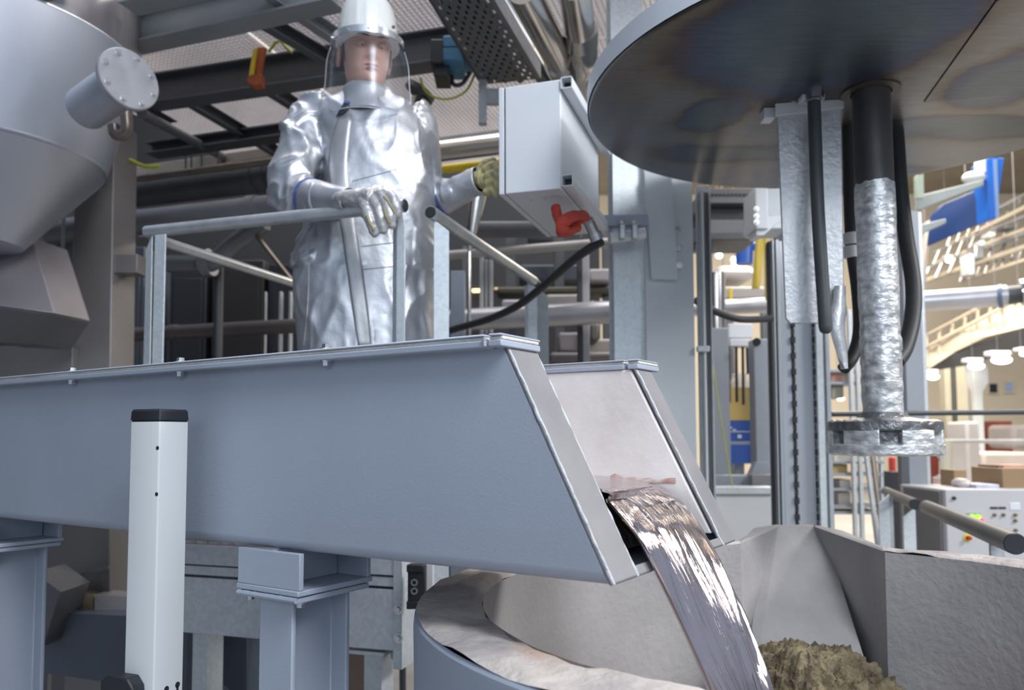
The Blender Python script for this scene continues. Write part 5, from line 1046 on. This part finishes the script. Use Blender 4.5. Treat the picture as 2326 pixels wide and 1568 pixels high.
# clutter behind the side railing
for i, (x0, x1, y0, y1, Y, c, lb) in enumerate(((1050, 1062, 560, 800, 5.6, (.20,.20,.21), 'first grey conduit upright behind the side railing'), (1090, 1098, 580, 800, 5.5, (.40,.41,.44), 'pale conduit upright behind the side railing'), (1102, 1107, 590, 800, 5.5, (.30,.31,.33), 'thin conduit next to the pale upright'), (1112, 1119, 590, 800, 5.5, (.36,.37,.40), 'third conduit from the blue-grey upright'), (1022, 1056, 615, 830, 4.6, (.24,.28,.34), 'blue-grey bolted upright behind the side railing'), (1322, 1338, 575, 700, 5.3, (.34,.34,.37), 'pale upright beside the galvanized column'), (1316, 1323, 575, 700, 5.28, (.03,.03,.04), 'black upright beside the galvanized column'))):
    block('conduit_upright', lb, 'upright', x0, x1, y0, y1+500, Y, .04, pmat('upright_%d' % i, c, .2, .45, vs=2), floor=True)
warm = emat('warm_strip_glow', (1, .72, .30, 1), 3.0)
block('strip_light', 'glowing warm strip light in the dark behind the side railing', 'light', 1072, 1092, 656, 663, 7.94, .05, warm, bevel=.01); block('strip_light', 'faint row of warm strip light beyond the conduits', 'light', 1122, 1158, 653, 657, 7.94, .05, emat('faint_strip_glow', (.6, .45, .22, 1), .8), bevel=.01)
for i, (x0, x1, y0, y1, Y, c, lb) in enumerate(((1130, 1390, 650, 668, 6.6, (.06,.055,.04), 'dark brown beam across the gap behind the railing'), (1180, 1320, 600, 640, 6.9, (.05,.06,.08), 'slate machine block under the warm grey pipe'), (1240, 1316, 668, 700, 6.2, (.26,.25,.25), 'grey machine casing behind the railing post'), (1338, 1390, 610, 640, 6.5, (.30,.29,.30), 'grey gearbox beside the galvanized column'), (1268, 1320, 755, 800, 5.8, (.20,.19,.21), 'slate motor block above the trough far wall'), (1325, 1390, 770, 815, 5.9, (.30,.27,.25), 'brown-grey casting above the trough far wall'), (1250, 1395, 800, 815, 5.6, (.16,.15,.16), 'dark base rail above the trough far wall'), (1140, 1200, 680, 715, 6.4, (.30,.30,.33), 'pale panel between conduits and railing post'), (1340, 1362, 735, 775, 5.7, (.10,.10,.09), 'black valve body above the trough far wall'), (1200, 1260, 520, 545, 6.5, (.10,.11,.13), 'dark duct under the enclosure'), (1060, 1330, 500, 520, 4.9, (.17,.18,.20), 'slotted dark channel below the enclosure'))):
    if i == 0:
        cmx = thing('casting_machine', 'cluttered dark casting machine seen behind the side railing', 'machine', at(1260, 1100, 6.4))
        for xx_ in (1150, 1260, 1370): q_ = at(xx_, 660, 6.7); MB().box(V(q_.x, 6.7, 0), V(.08, 0, 0), V(0, .08, 0), V(0, 0, q_.z+.5)).build('frame_leg', darkm, cmx)
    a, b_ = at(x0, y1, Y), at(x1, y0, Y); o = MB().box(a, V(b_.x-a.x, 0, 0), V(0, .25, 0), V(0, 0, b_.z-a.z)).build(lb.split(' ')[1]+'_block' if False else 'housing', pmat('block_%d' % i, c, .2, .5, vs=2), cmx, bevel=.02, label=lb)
tag(MB().tube([at(1345, 690, 5.4), at(1382, 703, 5.2)], .02, 10).build('hose_stub', MATS['pinkish_post']), 'pale pink hose stub lying on the silver duct', 'hose')
tag(MB().lathe([(.012, 0), (.05, .3), (.06, .45)], at(1066, 570, 4.7), V(.15, 0, 1), 18).tube([at(1066, 572, 4.7), V(at(1066, 570, 4.7).x, 4.7, 0)], .012, 10).build('funnel', stain, ang=60), 'shiny funnel behind the side railing tube', 'funnel')
vl = thing('valve_column', 'shiny valve standing behind the worker\'s shoulder', 'valve', at(955, 310, 4.3)); MB().tube([at(950, 320, 4.3), at(955, 225, 4.3)], .055, 18).build('body', stain, vl); MB().tube([at(950, 215, 4.3), at(957, 205, 4.3)], .09, 18).build('bonnet', darkm, vl); MB().cyl(at(980, 318, 4.25), at(988, 330, 4.25), .03, n=12).build('yellow_nut', yellow, vl)
# ================================================================== worker in aluminised heat suit
from mathutils.bvhtree import BVHTree
suit = pmat('aluminised_fabric', (.53,.55,.59), (.85), .46, c2=(.44,.46,.50), vs=5, bump=.30, bs=22, rv=.05, detail=8)
suit2 = pmat('aluminised_fabric_worn', (.50,.51,.53), .7, .5, c2=(.40,.41,.43), vs=8, bump=.3, bs=16, rv=.06)
leather = pmat('silvered_leather', (.58,.58,.60), .45, .42, c2=(.42,.41,.41), vs=14, bump=.25, bs=50)
tan = pmat('tan_glove_lining', (.44,.39,.20), .05, .7, c2=(.30,.27,.15), vs=16, bump=.3, bs=60)
trim = pmat('blue_piping', (.02,.06,.30), 0, .5, vs=6)
skin = pmat('skin', (.60,.36,.28), 0, .48, c2=(.52,.29,.23), vs=12, bump=.05, bs=90)
skin.node_tree.nodes['Principled BSDF'].inputs['Subsurface Weight'].default_value = .08
skin.node_tree.nodes['Principled BSDF'].inputs['Subsurface Radius'].default_value = (.012, .005, .003)
hairm = pmat('brown_hair', (.045,.03,.02), 0, .6, vs=60)
YW = 2.86
feet = at(830, 1100, YW); wk = thing('person', 'worker in silver heat suit, white helmet and clear visor gripping the railing', 'person', V(feet.x, YW, ZP))
def remeshed(name, mb, voxel, it, disp, mt, parent, label=None, colr=None):
    me = mb.mesh(name+'_src', V(0, 0, 0)); tmp = bpy.data.objects.new('tmp', me); col.objects.link(tmp)
    r_ = tmp.modifiers.new('r', 'REMESH'); r_.mode = 'VOXEL'; r_.voxel_size = voxel; r_.use_smooth_shade = True
    s_ = tmp.modifiers.new('s', 'SMOOTH'); s_.factor = .5; s_.iterations = it
    dg_ = bpy.context.evaluated_depsgraph_get(); dg_.update()
    out = bpy.data.meshes.new_from_object(tmp.evaluated_get(dg_)); bpy.data.objects.remove(tmp); bpy.data.meshes.remove(me)
    if disp:
        nn = [v_.normal.copy() for v_ in out.vertices]
        for v_, n_ in zip(out.vertices, nn): v_.co += n_*disp(v_.co)
    bvh = BVHTree.FromPolygons([v_.co.copy() for v_ in out.vertices], [list(p_.vertices) for p_ in out.polygons])
    org = WORG[parent.name]
    for v_ in out.vertices: v_.co -= org
    out.name = name; out.materials.clear(); out.materials.append(mt); out.polygons.foreach_set('use_smooth', [True]*len(out.polygons))
    o = bpy.data.objects.new(name, out); col.objects.link(o); o.parent = parent; WORG[o.name] = org.copy()
    if label: o['label'] = label
    return o, bvh
def ellring(c, rx, ry, n=36, yaw=0, p=2.3):
    out = []
    for k in range(n):
        a = 2*math.pi*k/n; x = math.copysign(abs(math.cos(a))**(2/p), math.cos(a))*rx; y = math.copysign(abs(math.sin(a))**(2/p), math.sin(a))*ry
        out.append(c + V(x*math.cos(yaw)-y*math.sin(yaw), x*math.sin(yaw)+y*math.cos(yaw), 0))
    return out
rows = [(196, 790, 878, .055, 0), (214, 776, 892, .07, 0), (232, 742, 918, .085, 0), (248, 715, 940, .10, 0), (275, 700, 960, .125, 0), (320, 722, 972, .145, 0), (380, 738, 981, .155, 0), (440, 732, 984, .155, 0), (500, 700, 986, .155, .0), (560, 676, 984, .155, 0), (640, 668, 984, .16, 0), (720, 674, 986, .165, 0), (800, 678, 990, .17, 0), (900, 676, 996, .175, 0), (985, 672, 1002, .18, 0)]
m = MB(); rings = []
for y, x0, x1, dp, _ in rows:
    a, b_ = at(x0, y, YW), at(x1, y, YW); rings.append(ellring((a+b_)/2, (b_.x-a.x)/2, dp, 40, rad(6)))
m.loft(rings)
def arm(mb, pts): P = smooth_path([at(x, y, Y) for x, y, Y, r_ in pts], 5); n = len(P); rs = [pts[min(len(pts)-1, i//5)][3]*(1-(i % 5)/5)+pts[min(len(pts)-1, i//5+1)][3]*((i % 5)/5) for i in range(n)]; mb.tube(P, rs, 24)
arm(m, [(742, 258, 2.86, .080), (706, 285, 2.84, .090), (684, 340, 2.80, .085), (668, 395, 2.76, .080), (662, 442, 2.71, .078), (700, 456, 2.66, .068), (740, 458, 2.60, .058)])
arm(m, [(920, 262, 2.88, .085), (944, 300, 2.92, .088), (955, 360, 2.97, .080), (962, 415, 3.00, .075), (985, 440, 2.98, .062), (1015, 440, 2.94, .056), (1040, 432, 2.92, .050)])
for s in (-1, 1):
    cx_ = at(830, 1000, YW).x + s*.11; m.tube([V(cx_, YW, 1.62), V(cx_, YW, ZP+.06)], [.11, .085], 20)
def ridge(p, k): n_ = noise.noise(p); return (1-min(1, abs(n_)*2))**k
def crease(p, sc, sh): # sharp ridge lines, bent by a second noise
    q = V(p.x*sc[0], p.y*sc[1], p.z*sc[2]) + V(*sh); q += .55*V(noise.noise(q*.7+V(5, 0, 0)), noise.noise(q*.7+V(0, 7, 0)), noise.noise(q*.7+V(0, 0, 9)))
    n_ = abs(noise.noise(q)); return max(0, 1-n_*3.2)**2
XS = at(738, 400, YW).x; XE = at(950, 400, YW).x
def folds(p):
    arm_ = 1 if p.x < XS and p.z > 2.2 else (.3 if p.x > XE and p.z > 2.2 else 0)
    d = .010*crease(p, (4, 4, 2.2), (3, 1, 2)) + .006*crease(p, (7+p.z*.2, 7, 4), (7, 2, 5)) + .0015*noise.noise(p*26) - .004
    d += arm_*(.019*crease(p, (5, 5, 7.5), (1, 9, 4)) + .009*crease(p, (9, 8, 12), (4, 3, 8)) - .005)
    if p.z < 2.2: d += .007*crease(p, (8, 6, 2.4), (2, 6, 1))
    return d
body, bvh = remeshed('heat_suit', m, .0075, 8, folds, suit, wk, 'crumpled silver aluminised coat')
def onbody(px, py, off=.004, bv=None):
    d = ray(px, py).normalized(); h = (bv or bvh).ray_cast(CAM, d)
    return (h[0] + h[1]*off if h[0] else at(px, py, YW-.15))
def ribbon(name, L_, R_, mt, off=.006, n=24, bv=None, th=.003, inward=.02):
    a_, b_ = smooth_path([V(x, y, 0) for x, y in L_], n//(len(L_)-1)), smooth_path([V(x, y, 0) for x, y in R_], n//(len(R_)-1)); k = min(len(a_), len(b_)); m_ = MB(); W2 = 6; g = []
    for i in range(k): g.append([onbody(*(a_[i].lerp(b_[i], j/W2)).to_2d(), off*(1 if 0 < j < W2 else .6), bv) for j in range(W2+1)])
    m_.loft(g, closed=False); o = m_.build(name, mt, wk, ang=70); so = o.modifiers.new('s', 'SOLIDIFY'); so.thickness = th; return o
ribbon('front_flap', [(768, 268), (752, 330), (748, 400), (772, 500), (786, 600), (800, 700), (815, 800)], [(800, 262), (792, 330), (790, 400), (806, 500), (822, 600), (836, 700), (846, 800)], suit2, .007)
ribbon('hook_fastener', [(782, 238), (772, 252), (764, 268)], [(797, 240), (790, 252), (780, 262)], black, .010)
ribbon('neck_tab', [(781, 235), (780, 240)], [(798, 238), (797, 243)], trim, .012, n=6)
for k, (xa, ya, xb, yb) in enumerate(((822, 560, 905, 550), (826, 612, 905, 604), (800, 412, 900, 385))):
    P = [onbody(lin(xa, xb, f), lin(ya, yb, f), .002) for f in [i/16 for i in range(17)]]; MB().tube(P, .0012, 6).build('seam', suit2, wk)
P = [onbody(lin(700, 690, f)+6*math.sin(f*3), lin(545, 785, f), .002) for f in [i/30 for i in range(31)]]; MB().tube(P, .0016, 6).build('seam', suit2, wk)
# standing collar
cn_ = at(834, 221, YW-.005); m = MB(); R1 = []
for z_, rx, ry in ((-.09, .125, .118), (-.05, .102, .098), (-.03, .094, .09), (0, .086, .082), (.018, .084, .080), (.020, .080, .076), (0, .078, .074), (-.03, .080, .076)):
    R1.append([q_+V(0, -.02, z_) + V(0, 0, .004*noise.noise(q_*20)) for q_ in ellring(cn_, rx, ry, 40, rad(12), 2)])
m.loft(R1, True, False); m.build('collar', suit2, wk, ang=60)
# boots
for s in (-1, 1):
    cx_ = at(830, 1000, YW).x + s*.11; m = MB()
    m.loft([ellring(V(cx_, YW-.05+dy, ZP+z_), rx, ry, 24, 0, 2.6) for z_, rx, ry, dy in ((.002, .05, .14, 0), (.03, .052, .142, 0), (.07, .05, .12, .01), (.10, .055, .075, .05), (.2, .06, .07, .05))]); m.build('boot', black, wk, ang=50)
# ---------------- head
HC = at(846, 203, 2.80)                      # chin point
yawH, pitH = rad(22), rad(10)
HM = Matrix.Rotation(yawH, 3, 'Z') @ Matrix.Rotation(pitH, 3, 'X')
HB = at(829, 203, 2.882)
def hd_pt(q_): return HB + HM @ (q_*1.17)
tab = [(-.075, .056, .050, .062), (-.045, .055, .050, .064), (-.018, .054, .058, .066), (-.006, .050, .078, .068), (.006, .053, .089, .070), (.022, .058, .092, .074), (.05, .064, .094, .082), (.08, .069, .095, .092), (.105, .072, .094, .098), (.125, .074, .096, .102), (.142, .075, .099, .103), (.18, .074, .094, .100), (.205, .062, .076, .08), (.225, .036, .042, .045)]
def interp(z):
    for (z0, *a), (z1, *b) in zip(tab, tab[1:]):
        if z0 <= z <= z1: f = (z-z0)/(z1-z0); f = f*f*(3-2*f)*.5+f*.5; return [lin(x, y, f) for x, y in zip(a, b)]
    return tab[-1][1:]
def G(x, z, cx_, cz_, sx, sz): return math.exp(-((x-cx_)/sx)**2-((z-cz_)/sz)**2)
m = MB(); rings = []
NZ, NT = 84, 84
for i in range(NZ+1):
    z = -.075+.30*i/NZ; w_, f_, b_ = interp(z); ring = []
    for k in range(NT):
        a = 2*math.pi*k/NT; c_, s_ = math.cos(a), math.sin(a)          # s_<0 is the front
        x = w_*math.copysign(abs(c_)**.92, c_); y = (f_ if s_ < 0 else b_)*s_
        if s_ < 0:
            nose =   .029*G(x, z, 0, .080, .0115, .011) + .018*G(x, z, 0, .098, .009, .020) + .006*(G(x, z, -.013, .076, .006, .006)+G(x, z, .013, .076, .006, .006))
            eye = -.0135*(G(x, z, -.031, .116, .017, .011)+G(x, z, .031, .116, .017, .011))
            brow = .005*(G(x, z, -.03, .134, .02, .006)+G(x, z, .03, .134, .02, .006))
            lip = .0055*G(x, z, 0, .053, .020, .004)+.006*G(x, z, 0, .0425, .017, .0045)-.004*G(x, z, 0, .048, .022, .0018)-.003*G(x, z, 0, .034, .016, .004)
            chin = .006*G(x, z, 0, .014, .018, .012); cheek = .005*(G(x, z, -.048, .092, .016, .015)+G(x, z, .048, .092, .016, .015)); fold_ = -.002*(G(x, z, -.03, .062, .006, .014)+G(x, z, .03, .062, .006, .014))
            y -= nose+eye+brow+lip+chin+cheek+fold_
        ring.append(hd_pt(V(x, y, z)))
    rings.append(ring)
m.loft(rings); face = m.build('head', skin, wk, ang=80)
eyew = pmat('eye_white', (.6,.58,.56), 0, .3, vs=5); iris = pmat('iris', (.02,.018,.016), 0, .2, vs=5); lipm = pmat('lips', (.36,.14,.13), 0, .45, vs=20)
for s in (-1, 1):
    ec = V(s*.031, -.0765, .114); e_ = MB().ball(hd_pt(ec), .0125, 20, 14).build('eye', eyew, face)
    d = HM @ V(.05, -1, -.35); MB().ball(hd_pt(ec)+d.normalized()*.0085, .0058, 14, 10).build('iris', iris, e_)
    m = MB(); g = []                              # lowered upper lid
    for i in range(7):
        t_ = rad(-20+i*18); g.append([hd_pt(ec + V(.0145*math.sin(p_), -.0140*math.cos(p_)*math.cos(t_), .0135*math.sin(t_))) for p_ in [rad(-75+150*k/10) for k in range(11)]])
    m.loft(g, closed=False); m.build('eyelid', skin, face, ang=80)
    P = [hd_pt(V(s*(.014+.035*k/8), -.1045+.006*(k/8)**2*1.5, .133+.004*math.sin(k/8*2.4))) for k in range(9)]; MB().tube(P, [.0022, .003, .0034, .0035, .0034, .003, .0026, .002, .001], 8, sq=.8).build('eyebrow', hairm, face)
    # ear: rim, bowl and lobe
    er = MB(); ring = [hd_pt(V(s*.081, .034+.017*math.cos(t_)*1.0-.004*math.sin(t_), .098+.032*math.sin(t_)*(1 if math.sin(t_) > 0 else .9))) for t_ in [2*math.pi*k/22 for k in range(23)]]
    er.tube(ring, [.0055]*23, 10); er.ball(hd_pt(V(s*.079, .034, .098)), V(.007, .013, .024), 14, 8); er.build('ear', skin, face, ang=70)
    m = MB(); g = [[hd_pt(V(s*(lin(.074, .0755, v_)+.002), y_+.012*v_, .075+.085*v_)) for y_ in (-.022+.006*(1-v_), -.008, .006)] for v_ in [k/6 for k in range(7)]]; m.loft(g, closed=False); o = m.build('sideburn', hairm, face); o.modifiers.new('s', 'SOLIDIFY').thickness = .002
for z_, h_, w_ in ((.0535, .0032, .021), (.0425, .0042, .018)):
    P = [hd_pt(V(w_*x, -.1005+.010*x*x, z_-.0025*x*x)) for x in [-1+.125*k for k in range(17)]]; MB().tube(P, [h_*(1-abs(-1+.125*k)**2.5)+.0004 for k in range(17)], 8).build('lip', lipm, face)
# ---------------- helmet and visor
HH = hd_pt(V(0, 0, .150)); hel = V(HH.x+.0, HH.y, 0); yawV = rad(9)
HV = Matrix.Rotation(yawV, 3, 'Z') @ Matrix.Rotation(rad(4), 3, 'X')
hc = (at(768, 108, 2.86)+at(906, 108, 2.86))/2
hc = hc + V(0, -.012, 0)
def hv(q_): return hc + HV @ q_
helm = pmat('helmet_white', (.82,.84,.82), 0, .28, var=.02, vs=4, coat=.2)
m = MB(); rings = []
for i in range(22):
    f = i/21; t_ = f*math.pi/2*.985; ring = []
    for k in range(96):
        a = 2*math.pi*k/96; rx, ry = .112, .150; c_ = math.cos(t_)**.42
        rib = 0
        if math.sin(a) < 0:
            u_ = math.cos(a)*rx*c_
            for rc_ in (-.036, 0, .036): rib += .0035*math.exp(-((u_-rc_)/.006)**2)*min(1, f*6)*(1-f)**.3
        lip_ = .004*max(0, 1-f*14)
        ring.append(hv(V(math.cos(a)*(rx*c_+rib*.2+lip_), math.sin(a)*(ry*c_+rib+lip_), (.172*math.sin(t_)**1.15)-.004+rib*.5)))
    rings.append(ring)
m.loft(rings, True, True); he = m.build('helmet', helm, wk, ang=60)
bandm = pmat('visor_band_aluminium', (.70,.73,.78), .85, .28, vs=10)
def varc(k, n, rx, ry, z, a0=192, a1=348): a = rad(a0+(a1-a0)*k/n); return hv(V(math.cos(a)*rx, math.sin(a)*ry-.012, z))
m = MB(); n = 48; m.loft([[varc(k, n, r_, r_*1.19, z_) for r_, z_ in ((.132, .004), (.1345, .004), (.1345, -.020), (.132, -.020))] for k in range(n+1)], True, True); m.build('visor_band', bandm, he, ang=40)
for k in (3, 15, 25, 45):
    q_ = varc(k, 48, .135, .135*1.19, -.008); n_ = (q_-hc); n_.z = 0; place(bolt8, 'rivet', he, q_, zq(n_), scale=.45)
scr = pmat('helmet_screw', (.16,.16,.15), .5, .4, vs=20)
for px, py in ((796, 50), (894, 61)):
    d = ray(px, py).normalized(); q_ = at(px, py, 2.745); n_ = V((q_-hc).x*1.2, -.14, 0); m = MB(); m.lathe([(.006, -.004), (.006, .003), (.004, .005), (0, .005)], q_, n_, 16); m.build('side_screw', scr, he)
vm_ = bpy.data.materials.new('clear_visor'); vm_.use_nodes = True; nt = vm_.node_tree; nt.nodes.clear()
out = nt.nodes.new('ShaderNodeOutputMaterial'); mixs = nt.nodes.new('ShaderNodeMixShader'); tr_ = nt.nodes.new('ShaderNodeBsdfTransparent'); gl_ = nt.nodes.new('ShaderNodeBsdfGlossy'); lw0 = nt.nodes.new('ShaderNodeLayerWeight'); lw0.inputs[0].default_value = .12; lw = nt.nodes.new('ShaderNodeMapRange'); lw.inputs[3].default_value = .011; lw.inputs[4].default_value = .40; nt.links.new(lw0.outputs['Facing'], lw.inputs[0])
tr_.inputs[0].default_value = (.95,.96,.975,1); gl_.inputs[0].default_value = (.9,.93,1,1); gl_.inputs['Roughness'].default_value = .22
nt.links.new(lw.outputs[0], mixs.inputs[0]); nt.links.new(tr_.outputs[0], mixs.inputs[1]); nt.links.new(gl_.outputs[0], mixs.inputs[2]); nt.links.new(mixs.outputs[0], out.inputs[0])
m = MB(); g = []
for i in range(17):
    f = i/16; z_ = -.016-.275*f; rr_ = .1335+.024*math.sin(f*math.pi*.75)+.003*math.sin(f*9)
    sh_ = 14*max(0, f-.55)/.45
    g.append([varc(k, 40, rr_, rr_*1.19, z_+.03*max(0, abs(k-20)/20-.55)*f*2, 178+sh_, 362-sh_) for k in range(41)])
m.loft(g, closed=False); vo_ = m.build('visor', vm_, he, ang=80, label='clear curved plastic face shield')
so = vo_.modifiers.new('s', 'SOLIDIFY'); so.thickness = .0015
bead = pmat('clear_plastic_edge', (.62,.68,.74), .1, .2, vs=5)
for c_ in (0, 40): MB().tube([r_[c_] for r_ in g], .0018, 8).build('visor_edge', bead, vo_, ang=60)
MB().tube(g[-1], .0016, 8).build('visor_edge', bead, vo_, ang=60)
# ---------------- gloves
def hand(parts, label, cuffpts, rng, mt=leather):
    m_ = MB()
    for kind, pts, r_ in parts:
        P = [at(*p_) for p_ in pts]
        if kind == 'f': P = smooth_path(P, 4); n_ = len(P); m_.tube(P, [r_*(1-.22*k/(n_-1)) for k in range(n_)], 14); m_.ball(P[-1], r_*.80, 12, 8); m_.ball(P[0], r_*1.05, 12, 8)
        else: P = smooth_path(P, 3); n_ = len(P); rs_ = [lin(r_[0], r_[1], k/(n_-1)) for k in range(n_)]; m_.tube(P, rs_, 20, sq=r_[2]); m_.ball(P[-1], V(rs_[-1]*.8, rs_[-1]*r_[2], rs_[-1]*.9), 14, 10)
    o_, b_ = remeshed('glove', m_, .0035, 3, lambda p_: .0022*(ridge(p_*30, 2)-.3)+.001*noise.noise(p_*70), mt, wk, label)
    c_ = MB(); P = smooth_path([at(x, y, Y) for x, y, Y, r_ in cuffpts], 5); n_ = len(P); rr_ = [q_[3] for q_ in cuffpts]; rs_ = []
    for i in range(n_): k, t_ = divmod(i, 5); rs_.append(rr_[k] if k+1 >= len(rr_) else lin(rr_[k], rr_[k+1], t_/5))
    # gauntlet with creases
    t0 = (P[1]-P[0]).normalized(); rings_ = []; nx = t0.cross(ZUP).normalized()
    for i, p_ in enumerate(P):
        t = (P[min(i+1, n_-1)]-P[max(i-1, 0)]).normalized(); nx = (nx-t*nx.dot(t)).normalized(); ny = t.cross(nx)
        rings_.append([p_+(nx*math.cos(2*math.pi*k/36)+ny*math.sin(2*math.pi*k/36))*(rs_[i]+.004*(ridge((p_+nx*math.cos(2*math.pi*k/36)*.05+ny*math.sin(2*math.pi*k/36)*.05)*14, 2)-.3)) for k in range(36)])
    c_.loft(rings_, True, False); g_ = c_.build('gauntlet', suit, o_, ang=70); g_.modifiers.new('s', 'SOLIDIFY').thickness = .003
    MB().tube(rings_[0]+rings_[0][:2], .0034, 8).build('blue_piping', trim, g_, ang=70)
    return o_, b_
YR = lambda px: onz(px, 475, ZRL).y
gl1, bv1 = hand([('p', [(776, 456, 2.54), (805, 452, 2.505), (838, 450, 2.48), (858, 452, 2.462)], (.043, .050, .66)),
    ('f', [(826, 458, 2.452), (836, 486, 2.430), (843, 512, 2.428), (851, 530, 2.436)], .0185),
    ('f', [(846, 448, 2.446), (858, 474, 2.424), (866, 502, 2.422), (871, 522, 2.430)], .0185),
    ('f', [(864, 442, 2.440), (878, 464, 2.418), (886, 490, 2.416), (890, 510, 2.425)], .0180),
    ('f', [(876, 438, 2.440), (893, 450, 2.416), (901, 470, 2.412), (904, 488, 2.420)], .0175),
    ('f', [(812, 462, 2.50), (830, 486, 2.525), (850, 500, 2.535)], .019)], 'silvered leather glove closed over the handrail',
    [(706, 452, 2.655, .066), (740, 455, 2.60, .058), (772, 457, 2.55, .046), (796, 455, 2.515, .040)], 0)
def strip(bv, pts, r_, par):
    P = [onbody(x, y, .001, bv) for x, y in smooth2(pts)]; return MB().tube(P, r_, 8).build('finger_lining', tan, par, ang=70)
def smooth2(pts): return [(q_.x, q_.y) for q_ in smooth_path([V(x, y, 0) for x, y in pts], 5)]
for pts in ([(834, 490), (842, 510), (850, 524)], [(872, 470), (878, 492), (886, 508)], [(872, 446), (884, 462), (896, 484)]): strip(bv1, pts, .0042, gl1)
# the other hand works the enclosure door
hand([('p', [(1070, 414, 2.90), (1090, 408, 2.87), (1108, 408, 2.83)], (.034, .046, .8)),
    ('f', [(1106, 384, 2.80), (1122, 374, 2.775), (1131, 386, 2.755)], .0165), ('f', [(1110, 400, 2.79), (1126, 392, 2.765), (1132, 404, 2.750)], .017), ('f', [(1110, 418, 2.79), (1126, 412, 2.765), (1132, 424, 2.750)], .017), ('f', [(1106, 436, 2.80), (1120, 432, 2.775), (1127, 442, 2.76)], .016),
    ('f', [(1092, 385, 2.84), (1104, 370, 2.82), (1120, 366, 2.80)], .017)], 'tan and silver work glove reaching to the enclosure door',
    [(1004, 452, 2.955, .062), (1035, 438, 2.93, .056), (1065, 420, 2.90, .052), (1092, 408, 2.865, .050)], 1, tan)
